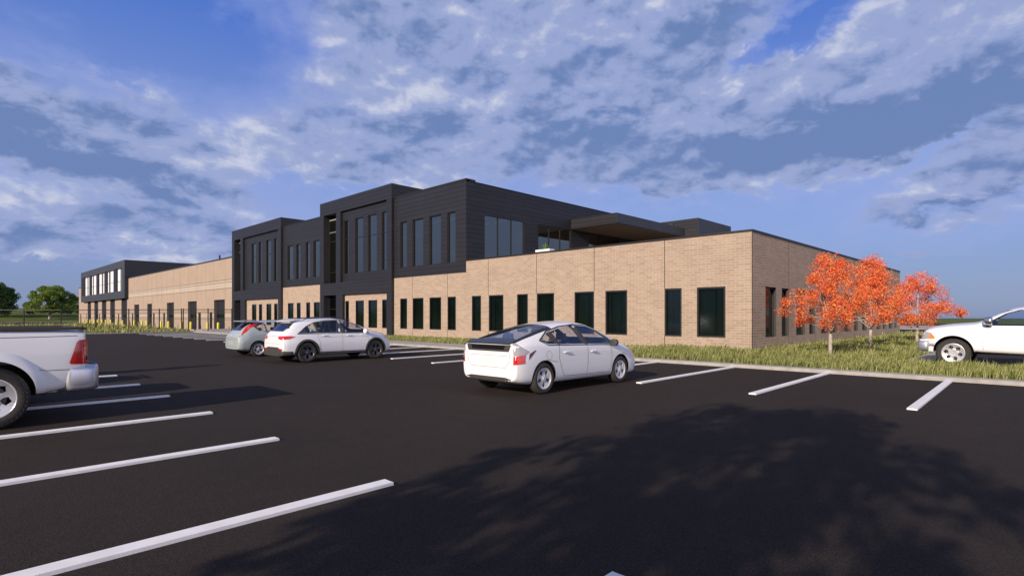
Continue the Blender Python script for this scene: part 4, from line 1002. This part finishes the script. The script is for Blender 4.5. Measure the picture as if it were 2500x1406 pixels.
    add(r, 'chrome_bar', sh.line([(-.40, .985), (.40, .985)], .02, 'rear', off=.012), M['alloy'])
    add(r, 'number_plate', sh.rear([(-.26, .80), (.26, .80), (.26, .92), (-.26, .92)], off=.006), M['white'])
    handles(r, .905, [(-.72, .985), (.28, .97)], M['white_paint'])
    mirrors(r, .89, .98, 1.12, M['white_paint'], 1.1)
    for s_ in (1, -1):
        b = MB(); b.tube([(s_ * .60, -1.45, 1.55), (s_ * .60, -1.3, 1.62), (s_ * .60, -.3, 1.665), (s_ * .60, .35, 1.61), (s_ * .60, .5, 1.54)], [.012, .018, .018, .018, .012], 8)
        b.build('roof_rail', M['alloy_dark'], r, sharp=40)
    b = MB(); b.prism([(-.58, -1.93, 1.50), (.58, -1.93, 1.50), (.60, -1.6, 1.59), (-.60, -1.6, 1.59)], (0, 0, .025)); b.build('spoiler', M['white_paint'], r)
    add(r, 'high_brake_lamp', sh.rear([(-.15, 1.50), (.15, 1.50), (.15, 1.525), (-.15, 1.525)], off=.05), M['red_lens'])
    for s_ in (1, -1):
        add(r, 'head_lamp', sh.patch([(-.22, -.05), (.10, -.05), (.22, .09), (-.1, .1)], Vector((.70 * s_, 2.1, .80)) + Vector((1.2 * s_, 1.6, .6)), Vector((.8 * s_, -.6, 0)), (0, 0, 1), Vector((-1.2 * s_, -1.6, -.6)), off=.005), M['clear_lens'])
    b = MB(); b.tube([(0, -1.78, 1.16), (-.3, -2.13, 1.175)], .01, 6); b.build('wiper', M['plastic'], r)
    return r
SU1 = white_suv(); tag(SU1, 'white crossover with black wheels and arch trims, parked beside the grey hatchback', 'car')
SU1.scale = (.93, .93, .93); SU1.location = (-19.20, 10.03, 0)

# ---------------- grey hatchback
def grey_hatch():
    sp = dict(name='grey_hatchback', paint=M['grey_paint'], r=.315, tw=.20, rr=.222, track=.875, axles=(-1.36, 1.34), arch=.36, archz=.01, wellx=.60, style='petal', rim=M['alloy'],
        st=[-2.16, -2.12, -2.02, -1.9, -1.75, -1.5, -1.0, -.4, .2, .65, 1.05, 1.35, 1.65, 1.9, 2.1, 2.2],
        top=[(-2.16, .86), (-2.12, .95), (-2.02, 1.06), (-1.9, 1.19), (-1.75, 1.33), (-1.5, 1.47), (-1.0, 1.53), (-.4, 1.555), (.2, 1.53), (.65, 1.40), (1.05, 1.19), (1.35, 1.05), (1.65, .97), (1.9, .86), (2.1, .74), (2.2, .6)],
        w7=[(-2.16, .60), (-1.9, .60), (-1.5, .60), (-.4, .60), (.65, .60), (1.05, .66), (1.35, .70), (2.2, .4)], d7=[(-2.16, .05), (-1.5, .06), (-.4, .08), (.65, .08), (1.05, .06), (2.2, .04)],
        w5=[(-2.16, .70), (-2.02, .78), (-1.75, .84), (-1, .86), (1, .86), (1.65, .82), (1.9, .76), (2.1, .66), (2.2, .5)],
        z5=[(-2.16, .78), (-2.02, .88), (-1.75, .97), (-1, 1.0), (0, .98), (1.05, .94), (1.35, .90), (1.65, .84), (1.9, .76), (2.1, .64), (2.2, .5)],
        wm=[(-2.16, .80), (-2.02, .87), (-1.75, .885), (1.3, .885), (1.9, .84), (2.1, .74), (2.2, .58)],
        zb=[(-2.16, .32), (-2.02, .26), (-1.7, .21), (1.7, .2), (2.2, .24)], cabin=(-1.75, 1.05), floor=.5,
        side_cut=[[(-1.62, 1.42), (-1.26, 1.10), (-1.0, 1.03), (-1.05, 1.44)], [(-.97, 1.03), (-1.02, 1.45), (-.1, 1.465), (-.02, 1.01)], [(.06, 1.01), (.0, 1.465), (.3, 1.44), (.66, 1.32), (1.1, 1.0)]],
        end_cut=[([(-.55, 1.18), (.55, 1.18), (.5, 1.42), (-.5, 1.42)], .35, 1.5), ([(-.46, 1.10), (.46, 1.10), (.50, 1.39), (-.50, 1.39)], -2.5, -1.45)],
        seats=[(-.36, -.15), (.36, -.15), (-.4, -1.0), (.4, -1.0)])
    sp['glass_side'] = [(p, M['carglass']) for p in sp['side_cut']]
    sp['glass_end'] = [(sp['end_cut'][0][0], 'front', 'windscreen', M['carglass']), (sp['end_cut'][1][0], 'rear', 'rear_window', M['carglass_dark'])]
    r, sh, g = car(sp)
    for s_ in (1, -1):
        q = [(.545, 1.42), (.64, 1.42), (.685, 1.22), (.745, 1.04), (.735, .90), (.64, 1.08), (.575, 1.22)]
        add(r, 'tail_lamp', sh.rear([(s_ * a, b) for a, b in q][::s_], off=.012), M['red_lens'])
        add(r, 'tail_lamp', sh.rear([(s_ * a, b) for a, b in [(.72, .90), (.78, .94), (.70, .80)]][::s_], off=.012), M['clear_lens'], 'clear lower tip of the tail lamp')
    b = MB(); b.prism([(-.62, -1.86, 1.475), (.62, -1.86, 1.475), (.62, -1.4, 1.515), (-.62, -1.4, 1.515)], (0, 0, .028)); b.build('spoiler', M['grey_paint'], r)
    add(r, 'number_plate', sh.rear([(-.30, .50), (.30, .50), (.30, .66), (-.30, .66)], off=.006), M['silver_paint'])
    add(r, 'hatch_seam', join_meshes([sh.line([(-.66, .9), (-.55, .74), (.55, .74), (.66, .9)], .007, 'rear'), sh.line([(-.84, .42), (.84, .42)], .008, 'rear')]), M['seam'])
    add(r, 'emblem', sh.rear([(.05 * math.cos(a), .90 + .04 * math.sin(a)) for a in np.linspace(0, 5.9, 12)], off=.008), M['alloy'])
    seams(r, sh, [[(-.98, 1.02), (-1.0, .7), (-.82, .34)], [(.02, 1.0), (.0, .32)], [(1.0, .97), (.98, .4)]])
    add(r, 'window_trim', list([sh.side(p, s_, off=.002) for p in ([(-1.72, 1.47), (-1.30, 1.07), (-1.24, 1.10), (-1.60, 1.46)], [(-.02, 1.01), (-.1, 1.465), (.0, 1.465), (.06, 1.01)], [(-1.0, 1.03), (-1.05, 1.44), (-1.02, 1.45), (-.97, 1.03)]) for s_ in (1, -1)]), M['plastic'])
    handles(r, .868, [(-.75, .90), (.25, .88)], M['chrome'], .24); mirrors(r, .86, .92, 1.05, M['grey_paint'], .95)
    for s_ in (1, -1): add(r, 'head_lamp', sh.patch([(-.2, -.05), (.10, -.02), (.2, .12), (.0, .1)], Vector((.64 * s_, 1.9, .80)) + Vector((1.2 * s_, 1.6, .9)), Vector((.8 * s_, -.6, 0)), (0, 0, 1), Vector((-1.2 * s_, -1.6, -.9)), off=.005), M['clear_lens'])
    return r
GH = grey_hatch(); tag(GH, 'pale grey hatchback with tall red tail lamps, half hidden behind the white crossover', 'car')
GH.scale = (.93, .93, .93); GH.location = (-23.28, 9.95, 0)

# ---------------- pickup
def pickup():
    def bed_cut():
        b = MB(); b.box(-.82, .82, -2.66, -1.06, .72, 1.6); me = b.mesh(); bm = bmesh.new(); bm.from_mesh(me); bmesh.ops.recalc_face_normals(bm, faces=bm.faces); bm.to_mesh(me); bm.free(); me.materials.append(M['plastic']); return me
    sp = dict(name='white_pickup_truck', paint=M['white_paint'], r=.435, tw=.28, rr=.295, track=1.0, axles=(-1.65, 2.02), arch=.50, archz=.04, wellx=.62, style='truck', rim=M['truck_alloy'],
        st=[-2.74, -2.715, -2.62, -2.2, -1.6, -1.08, -1.0, -.93, -.86, -.7, -.2, .4, .85, 1.15, 1.42, 1.6, 2.1, 2.5, 2.72, 2.80, 2.83],
        top=[(-2.74, 1.375), (-2.62, 1.40), (-1.08, 1.41), (-1.0, 1.42), (-.93, 1.60), (-.86, 1.82), (-.7, 1.88), (-.2, 1.90), (.4, 1.885), (.85, 1.76), (1.15, 1.58), (1.42, 1.40), (1.6, 1.37), (2.1, 1.335), (2.5, 1.27), (2.72, 1.20), (2.80, 1.10), (2.83, .98)],
        w7=[(-2.74, .93), (-1.08, .95), (-1.0, .93), (-.93, .80), (-.86, .72), (-.2, .70), (.4, .70), (.85, .72), (1.15, .76), (1.42, .80), (1.6, .82), (2.5, .82), (2.72, .78), (2.83, .7)],
        d7=[(-2.74, .01), (-1.0, .01), (-.93, .05), (-.7, .08), (.4, .09), (.85, .08), (1.15, .06), (1.42, .05), (1.6, .06), (2.5, .07), (2.83, .06)],
        w5=[(-2.74, .955), (-2.62, .975), (-1.0, .98), (.4, .98), (1.6, .965), (2.5, .95), (2.72, .91), (2.80, .86), (2.83, .80)],
        z5=[(-2.74, 1.30), (-1.0, 1.32), (-.86, 1.27), (.4, 1.26), (1.42, 1.24), (1.6, 1.22), (2.1, 1.18), (2.5, 1.12), (2.72, 1.06), (2.80, .98), (2.83, .9)],
        wm=[(-2.74, .975), (-2.62, 1.0), (-1.0, 1.0), (1.6, 1.0), (2.5, .98), (2.72, .94), (2.80, .88), (2.83, .82)],
        zb=[(-2.74, .60), (-2.5, .42), (-1.0, .40), (1.5, .46), (2.5, .62), (2.83, .70)], tuck=.05,
        cabin=(-.80, 1.2), floor=.62,
        side_cut=[[(-.72, 1.28), (-.66, 1.72), (-.02, 1.76), (-.0, 1.28)], [(.08, 1.28), (.08, 1.76), (.50, 1.75), (.82, 1.64), (1.26, 1.35), (1.27, 1.28)]],
        end_cut=[([(-.64, 1.42), (.64, 1.42), (.60, 1.74), (-.60, 1.74)], .6, 1.9), ([(-.55, 1.50), (.55, 1.50), (.52, 1.78), (-.52, 1.78)], -1.5, -.6)],
        extra_cut=[bed_cut], seats=[(-.42, .25), (.42, .25), (-.42, -.5), (.42, -.5)], seatz=.78, seath=.62)
    sp['glass_side'] = [(p, M['carglass']) for p in sp['side_cut']]
    sp['glass_end'] = [(sp['end_cut'][0][0], 'front', 'windscreen', M['carglass']), (sp['end_cut'][1][0], 'rear', 'rear_window', M['carglass_dark'])]
    r, sh, g = car(sp)
    for y in sp['axles']: arch_trim(r, sh, y, .475, .495, .63, -1, 181, M['white_paint'], off=.035)
    for s_ in (1, -1):
        D = Vector((-.70 * s_, .71, 0)).normalized(); U = Vector((.71 * s_, .70, 0)).normalized(); O = Vector((.97 * s_, -2.70, 0)) - D * 3
        lamp = [(-.10, .87), (.13, .875), (.145, .90), (.075, 1.20), (.05, 1.235), (-.10, 1.25)]
        add(r, 'tail_lamp', sh.patch(lamp, O, U, (0, 0, 1), D, off=.022), M['red_lens'])
        add(r, 'reverse_lamp', sh.patch([(-.095, .93), (-.01, .93), (-.01, .99), (-.095, .99)], O, U, (0, 0, 1), D, off=.028), M['clear_lens'])
        # head lamp with amber corner
        D = Vector((-.62 * s_, -.78, 0)).normalized(); U = Vector((-.78 * s_, .62, 0)).normalized(); O = Vector((.93 * s_, 2.70, 0)) - D * 3
        add(r, 'head_lamp', sh.patch([(-.19, .86), (.12, .84), (.11, 1.06), (-.06, 1.06)], O, U, (0, 0, 1), D, off=.010), M['clear_lens'])
        add(r, 'indicator', sh.patch([(-.20, .87), (-.04, .865), (-.10, .92), (-.06, 1.04), (-.10, 1.04)], O, U, (0, 0, 1), D, off=.016), M['amber'])
    def bumper(y0, y1, zt, zb, w, name, mt):
        q = []
        s = 1 if y1 > y0 else -1
        rings = []
        for t, k, zz in ((0, 1.0, 0), (.35, 1.01, .0), (.75, .985, .01), (1.0, .93, .03)):
            y = y0 + (y1 - y0) * t; W = w * k
            rings.append((y, [(0, zb + zz), (W * .7, zb + zz), (W - .03, zb + zz + .02), (W, zb + .10), (W + .005, (zt + zb) / 2), (W - .005, zt - .06), (W - .04, zt - zz), (W * .6, zt - zz), (0, zt - zz)]))
        if s < 0: rings = rings[::-1]
        me = loft(rings, 2); return link(name, me, mt, r, True)
    bumper(-2.38, -2.95, .86, .43, 1.01, 'rear_bumper', M['bumper_metal'])
    bumper(2.55, 2.96, .80, .44, .99, 'front_bumper', M['bumper_metal'])
    bumper(2.5, 2.93, .86, .72, .985, 'front_bumper_top', M['white_paint'])
    b = MB(); b.box(-.7, .7, -2.90, -2.75, .85, .862); b.build('bumper_step', M['plastic'], r)
    b = MB()
    for s_ in (1, -1): b.box(s_ * .94 - .04, s_ * .94 + .042, -2.70, -1.05, 1.385, 1.432)
    b.box(-.98, .98, -2.735, -2.66, 1.385, 1.425); b.build('bed_rail_cap', M['plastic'], r)
    add(r, 'front_grille', sh.front([(-.62, .92), (.62, .92), (.58, 1.16), (-.58, 1.16)], off=.01), M['chrome'])
    add(r, 'fog_lamp', list([sh.front([(a, .56), (b_, .56), (b_, .66), (a, .66)], off=.16) for a, b_ in ((.66, .82), (-.82, -.66))]), M['plastic'])
    seams(r, sh, [[(.04, 1.28), (.04, .9), (.03, .5)], [(1.34, 1.25), (1.34, .8), (1.30, .5)], [(-.88, 1.3), (-.92, .9), (-.92, .5)], [(-2.66, .80), (-2.25, .80), (-2.16, .82)], [(-2.62, 1.30), (-2.35, 1.295), (-1.0, 1.28)]], .008)
    add(r, 'tailgate_seam', join_meshes([sh.line([(-.84, 1.36), (-.84, .72), (.84, .72), (.84, 1.36)], .01, 'rear')]), M['seam'])
    add(r, 'side_moulding', list([sh.line([(-.9, .70), (1.36, .70)], .05, 'side', s_, off=.008) for s_ in (1, -1)]), M['white_paint'])
    add(r, 'window_trim', list([sh.side([(-.0, 1.27), (-.02, 1.77), (.08, 1.77), (.08, 1.27)], s_, off=.003) for s_ in (1, -1)]), M['plastic'])
    handles(r, .985, [(-.72, 1.13), (.22, 1.13)], M['chrome'], .24); mirrors(r, 1.0, 1.20, 1.42, M['chrome'], 1.45)
    return r
PK = pickup(); tag(PK, 'white pickup truck at the left edge, only its tail end in view', 'pickup truck')
PK.rotation_euler = (0, 0, math.pi); PK.location = (-11.58, -1.20, 0)
PK2 = copy_tree(PK); PK2['label'] = 'white pickup truck at the right edge nosing in past the orange trees'
PK2.rotation_euler = (0, 0, math.pi / 2); PK2.location = (-.27, 22.60, .03)
# cars beyond the left pickup: seen as a sliver of roof and by their shadows
def repaint(root, mt):
    for o in root.children:
        for s_ in o.material_slots:
            if s_.material is M['white_paint']: s_.link = 'OBJECT'; s_.material = mt
RC = copy_tree(WH1); RC['label'] = 'red hatchback mostly hidden behind the white pickup at the left edge'; RC.name = 'red_hatchback'; repaint(RC, M['red_paint'])
RC.location = (-14.0, -.95, 0); RC.rotation_euler = (0, 0, math.pi)
RS = copy_tree(SU1); RS['label'] = 'silver crossover hidden behind the red hatchback and the left pickup'; RS.name = 'silver_crossover'; repaint(RS, M['silver_paint'])
RS.location = (-16.6, -1.5, 0); RS.rotation_euler = (0, 0, math.pi)
# ================================================================ vegetation
def rnd_mat(name, cols, rough=.7, trans=.25):
    """leaf colour varied from leaf to leaf, with light passing through"""
    m = bpy.data.materials.new(name); m.use_nodes = True; t = m.node_tree; t.nodes.clear()
    o = t.nodes.new('ShaderNodeOutputMaterial'); g = t.nodes.new('ShaderNodeNewGeometry'); cr = t.nodes.new('ShaderNodeValToRGB')
    e = cr.color_ramp.elements; e[0].position = 0; e[0].color = (*cols[0], 1); e[1].position = 1; e[1].color = (*cols[-1], 1)
    for i, c in enumerate(cols[1:-1]): n = e.new((i + 1) / (len(cols) - 1)); n.color = (*c, 1)
    t.links.new(g.outputs['Random Per Island'], cr.inputs[0])
    df = t.nodes.new('ShaderNodeBsdfDiffuse'); tl = t.nodes.new('ShaderNodeBsdfTranslucent'); mx = t.nodes.new('ShaderNodeMixShader'); mx.inputs[0].default_value = trans
    t.links.new(cr.outputs[0], df.inputs[0]); t.links.new(cr.outputs[0], tl.inputs[0]); t.links.new(df.outputs[0], mx.inputs[1]); t.links.new(tl.outputs[0], mx.inputs[2]); t.links.new(mx.outputs[0], o.inputs[0])
    return m
M['maple'] = rnd_mat('red_maple_leaf', [(.66, .07, .05), (.93, .19, .08), (.97, .29, .10), (.97, .46, .11)], trans=.35)
M['maple_b'] = rnd_mat('orange_maple_leaf', [(.74, .09, .07), (.95, .23, .11), (.97, .32, .11), (.97, .46, .12)], trans=.35)
M['bark'] = speck(pbsdf('pale_bark', rough=.9), (.30, .25, .22), (.48, .42, .37), 14, bump=.006, bscale=30)
M['leaf'] = rnd_mat('green_leaf', [(.09, .15, .03), (.15, .23, .045), (.21, .29, .065), (.27, .33, .10)])
M['leaf_dark'] = rnd_mat('dark_green_leaf', [(.04, .09, .03), (.08, .15, .045), (.14, .22, .075), (.19, .27, .11)])
M['leaf_purple'] = rnd_mat('bronze_leaf', [(.05, .05, .05), (.12, .11, .08), (.22, .20, .13), (.30, .27, .17)])
def quads_mesh(name, P, U, V):
    """leaves: centre P, half axes U, V; each a folded diamond of two triangles"""
    n = len(P); v = np.empty((n, 4, 3)); N = np.cross(U, V); N /= (np.linalg.norm(N, axis=1, keepdims=True) + 1e-9)
    lift = np.linalg.norm(V, axis=1, keepdims=True) * .3
    v[:, 0] = P - U; v[:, 1] = P - V + N * lift; v[:, 2] = P + U; v[:, 3] = P + V + N * lift
    me = bpy.data.meshes.new(name); me.vertices.add(n * 4); me.vertices.foreach_set('co', v.reshape(-1))
    f = np.arange(n * 4).reshape(n, 4)
    me.loops.add(n * 4); me.loops.foreach_set('vertex_index', f.reshape(-1)); me.polygons.add(n); me.polygons.foreach_set('loop_start', np.arange(n) * 4); me.polygons.foreach_set('loop_total', np.full(n, 4))
    me.update(); me.validate(); return me
def leaves(name, centers, radii, per, size, rng, flat=.6, squash=.7):
    c = np.repeat(np.array(centers), per, axis=0); r = np.repeat(np.array(radii), per)[:, None]
    d = rng.normal(size=c.shape); d /= np.linalg.norm(d, axis=1, keepdims=True); rad = rng.random((len(c), 1)) ** .45
    off = d * rad * r; off[:, 2] *= squash; P = c + off
    U = rng.normal(size=P.shape); U[:, 2] *= flat; U /= np.linalg.norm(U, axis=1, keepdims=True)
    W = rng.normal(size=P.shape); V = np.cross(U, W); V /= np.linalg.norm(V, axis=1, keepdims=True)
    s = size * (.6 + .8 * rng.random((len(P), 1))); return quads_mesh(name, P, U * s, V * s * .62)
def tree(name, loc, H, fork, trunk_r, prof, seed, leafmat, nclump, per, lsize, clump, label, cat='tree', group=None, nlimb=6, squash=.75, bark=None, zlow=None):
    """trunk, limbs up through the crown, then a branch to each leaf clump. prof: (share of crown height, radius) pairs"""
    rn = random.Random(seed); rng = np.random.default_rng(seed); b = MB()
    zb = zlow if zlow is not None else fork + .2
    rad = lambda z: interp(prof, (z - zb) / (H - zb))
    base = [Vector((0, 0, -.15)), Vector((rn.uniform(-.02, .02), rn.uniform(-.02, .02), fork * .5)), Vector((rn.uniform(-.03, .03), rn.uniform(-.03, .03), fork))]
    b.tube(base, [trunk_r * 1.3, trunk_r, trunk_r * .95], 10); top = base[-1]; nodes = []
    for i in range(nlimb):
        an = 6.283 * i / nlimb + rn.uniform(-.35, .35); t = .92 if i == 0 else rn.uniform(.25, .75); ze = zb + (H - zb) * t
        re = (0.05 if i == 0 else .62) * rad(ze); E = Vector((math.cos(an) * re, math.sin(an) * re, ze)); pts = [top]; n = 7
        for k in range(1, n + 1):
            q = k / n; p = top.lerp(E, q); out_ = (1 - (1 - q) ** 1.7) - q
            p += Vector((math.cos(an), math.sin(an), 0)) * out_ * re * .5 + Vector((rn.uniform(-1, 1), rn.uniform(-1, 1), rn.uniform(-.5, .5))) * .035 * H * .25
            pts.append(p)
        r0 = trunk_r * (.68 if i == 0 else .5); rr = [r0 * (1 - .82 * k / n) for k in range(n + 1)]
        b.tube(pts, rr, 7); nodes += [(p, r) for p, r in zip(pts[1:], rr[1:])]
    C_ = []; tries = 0
    while len(C_) < nclump and tries < 4000:
        tries += 1; z = zb + (H - zb - clump * .5) * rn.random(); R_ = rad(z); a = rn.uniform(0, 6.283); q = rn.random() ** .5
        p = Vector((math.cos(a) * q * R_, math.sin(a) * q * R_, z))
        if any((p - c).length < clump * .70 for c in C_): continue
        C_.append(p)
    for p in C_:
        best = min(nodes, key=lambda nd: (nd[0] - p).length + max(0, nd[0].z - p.z + .1) * 1.5)
        q0, r0 = best; m_ = q0.lerp(p, .5) + Vector((rn.uniform(-.1, .1), rn.uniform(-.1, .1), -.06 * (p - q0).length)); pts = [q0, q0.lerp(m_, .5), m_, m_.lerp(p, .55) + Vector((0, 0, .01)), p]
        r1 = min(r0 * .6, trunk_r * .22); b.tube(pts, [r1, r1 * .8, r1 * .6, r1 * .4, r1 * .2], 5)
        for _ in range(3):
            e_ = p + Vector((rn.uniform(-1, 1), rn.uniform(-1, 1), rn.uniform(-.3, .8))) * clump * .8; b.tube([m_.lerp(p, .5), e_], [r1 * .35, r1 * .12], 4)
    root = empty(name, loc, 0); tag(root, label, cat, group)
    b.build('trunk', bark or M['bark'], root, smooth_=True)
    rr = [clump * rn.uniform(.55, 1.2) for _ in C_]
    me = leaves('crown', [tuple(p) for p in C_], rr, per, lsize, rng, squash=squash); link('crown', me, leafmat, root)
    return root
MP = [(0, 1.0), (.12, 1.75), (.3, 1.6), (.45, 1.2), (.7, .72), (1, .22)]
tree('red_maple', (-5.87, 22.46, .05), 3.90, .92, .060, MP, 3, M['maple'], 56, 270, .029, .36, 'slender orange-red tree nearest the brick corner, its base in the grass', zlow=1.25, squash=.88)
tree('red_maple', (-5.85, 28.3, .05), 4.15, .95, .064, [(t, r * 1.0) for t, r in MP], 11, M['maple_b'], 54, 250, .032, .37, 'middle one of the three orange-red trees beside the brick side wall', zlow=1.25, squash=.88)
tree('red_maple', (-5.32, 36.1, .05), 3.95, .95, .066, [(t, r * 1.25) for t, r in MP], 21, M['maple'], 52, 240, .037, .42, 'farthest orange-red tree, rising behind the bonnet of the right pickup', zlow=1.25, squash=.88)
def gp(px, d): s = (px - CXP) / FPX; return (d * (FW[0] + s * RT[0]), d * (FW[1] + s * RT[1]))
def on_hill(px, d):
    x, y = gp(px, d); return (x, y, hill_z(x, y) - .1)
RP = [(0, .62), (.2, .92), (.45, 1.0), (.7, .82), (.9, .5), (1, .25)]
def scaled(k): return [(t, r * k) for t, r in RP]
tree('broad_green_tree', on_hill(122, 185), 11.4, 2.0, .42, scaled(7.6), 5, M['leaf'], 95, 330, .20, 1.30, 'broad round green tree with a pale trunk on the far lawn', nlimb=8, zlow=2.6)
tree('dense_green_tree', on_hill(-14, 185), 11.8, 1.6, .35, scaled(6.0), 8, M['leaf_dark'], 90, 330, .22, 1.5, 'dense dark green tree cut by the left edge of the picture', nlimb=7, zlow=1.2, squash=.9)
tree('bronze_tree', on_hill(73, 195), 5.2, .9, .12, scaled(2.1), 9, M['leaf_purple'], 34, 200, .15, .65, 'small bronze-leaved tree left of the broad green tree', zlow=1.0)
tree('dark_bushy_tree', on_hill(163, 205), 4.8, .8, .14, scaled(2.2), 10, M['leaf_dark'], 34, 200, .18, .7, 'dark bushy tree right behind the broad green tree', zlow=.8)
tree('dark_bushy_tree', on_hill(192, 215), 6.5, .8, .14, scaled(2.4), 14, M['leaf_dark'], 34, 220, .18, .8, 'dark tree peeping out at the far left corner of the warehouse', zlow=.8)
# trees behind the camera: one throws the big dappled shadow, the wood shows in the window glass
tree('shade_tree', (.42, -10.6, 0), 8.3, 2.4, .16, [(0, 1.4), (.25, 2.45), (.55, 2.55), (.8, 1.9), (1, .8)], 31, M['leaf'], 175, 80, .075, .50, 'leafy tree behind the viewpoint that shades the near asphalt', nlimb=8, zlow=3.0)
tree('slender_tree', (-17.0, -9.2, 0), 6.4, 1.0, .07, [(0, .5), (.5, .45), (1, .1)], 33, M['leaf_dark'], 40, 120, .06, .25, 'slender tree behind the left row of cars, out of view', nlimb=3, zlow=1.4)
def wood():
    rng = np.random.default_rng(5); cs = []; rs = []
    for i in range(120):
        x = -170 + i * 2.1 + rng.normal() * 1.2; y = -62 + rng.normal() * 4; h = 10 + rng.random() * 3
        for k in range(7): cs.append((x + rng.normal() * 1.6, y + rng.normal() * 1.5, 1.5 + h * (k + .5) / 7)); rs.append(2.3)
    me = leaves('wood', cs, rs, 26, .55, rng, squash=.9); return tag(link('wood', me, M['leaf_dark']), kind='stuff')
wood()

# ---- grass
M['grass_blade'] = rnd_mat('grass_blade', [(.13, .16, .04), (.23, .26, .075), (.34, .35, .13), (.55, .54, .28)], trans=.3)
def grass(name, areas, seed):
    """areas: x0, x1, y0, y1, blades per m2, height, width, base z, keep(x, y)"""
    rng = np.random.default_rng(seed); V = []
    for x0, x1, y0, y1, den, h, w, z, keep in areas:
        n = int((x1 - x0) * (y1 - y0) * den); x = rng.uniform(x0, x1, n); y = rng.uniform(y0, y1, n)
        cl = np.sin(x * 2.1 + np.sin(y * 1.7) * 2) * np.sin(y * 2.6 + np.cos(x * 1.3) * 2); cl2 = np.sin(x * 5.3 + y * 3.1) * np.cos(y * 6.1 - x * 2.2)
        hh = h * (.55 + .35 * rng.random(n) + .22 * cl + .14 * cl2)
        hh[rng.random(n) < .06] *= 1.55
        k = keep(x, y) if keep else np.ones(n, bool); x, y, hh = x[k], y[k], hh[k]; n = len(x)
        a = rng.uniform(0, 6.28, n); lean = rng.uniform(.05, .5, n) * hh; la = rng.normal(.6, 1.0, n)
        lx, ly = np.cos(la) * lean, np.sin(la) * lean; wx, wy = np.cos(a) * w, np.sin(a) * w
        v = np.empty((n, 5, 3)); zz = np.full(n, z)
        v[:, 0] = np.stack([x - wx, y - wy, zz], 1); v[:, 1] = np.stack([x + wx, y + wy, zz], 1)
        v[:, 2] = np.stack([x + wx * .75 + lx * .4, y + wy * .75 + ly * .4, zz + hh * .6], 1); v[:, 3] = np.stack([x + lx, y + ly, zz + hh], 1)
        v[:, 4] = np.stack([x - wx * .75 + lx * .4, y - wy * .75 + ly * .4, zz + hh * .6], 1); V.append(v)
    v = np.concatenate(V); n = len(v); me = bpy.data.meshes.new(name); me.vertices.add(n * 5); me.vertices.foreach_set('co', v.reshape(-1))
    me.loops.add(n * 5); me.loops.foreach_set('vertex_index', np.arange(n * 5)); me.polygons.add(n); me.polygons.foreach_set('loop_start', np.arange(n) * 5); me.polygons.foreach_set('loop_total', np.full(n, 5)); me.update()
    return tag(link(name, me, M['grass_blade']), kind='stuff')
nb = lambda x, y: ~((x < -9.1) & (y > 23.7)) 
grass('grass', [(-9.2, -1.2, 17.68, 19.6, 620, .25, .0075, .07, nb), (-13.2, -9.2, 17.68, 20.5, 420, .27, .009, .07, nb), (-9.2, -1.2, 19.6, 21.45, 430, .25, .009, .07, nb), (-13.2, -3.65, 20.5, 25.5, 300, .27, .011, .07, nb),
    (-9.05, -3.66, 25.5, 34, 200, .27, .015, .07, nb), (-9.05, -3.66, 34, 57, 90, .30, .024, .07, nb), (-36.1, -13.2, 19.33, 20.3, 230, .20, .013, .07, None), (-36.1, -13.2, 20.3, 23.75, 90, .18, .016, .07, None),
    (-1.2, 3.5, 17.68, 21.45, 420, .25, .009, .07, None)], 1)
grass('island_grass', [(-69.4, -61.2, 8.3, 17.1, 40, .36, .04, .02, None), (-110, -69.6, 3, 17, 6, .6, .07, .0, None)], 2)
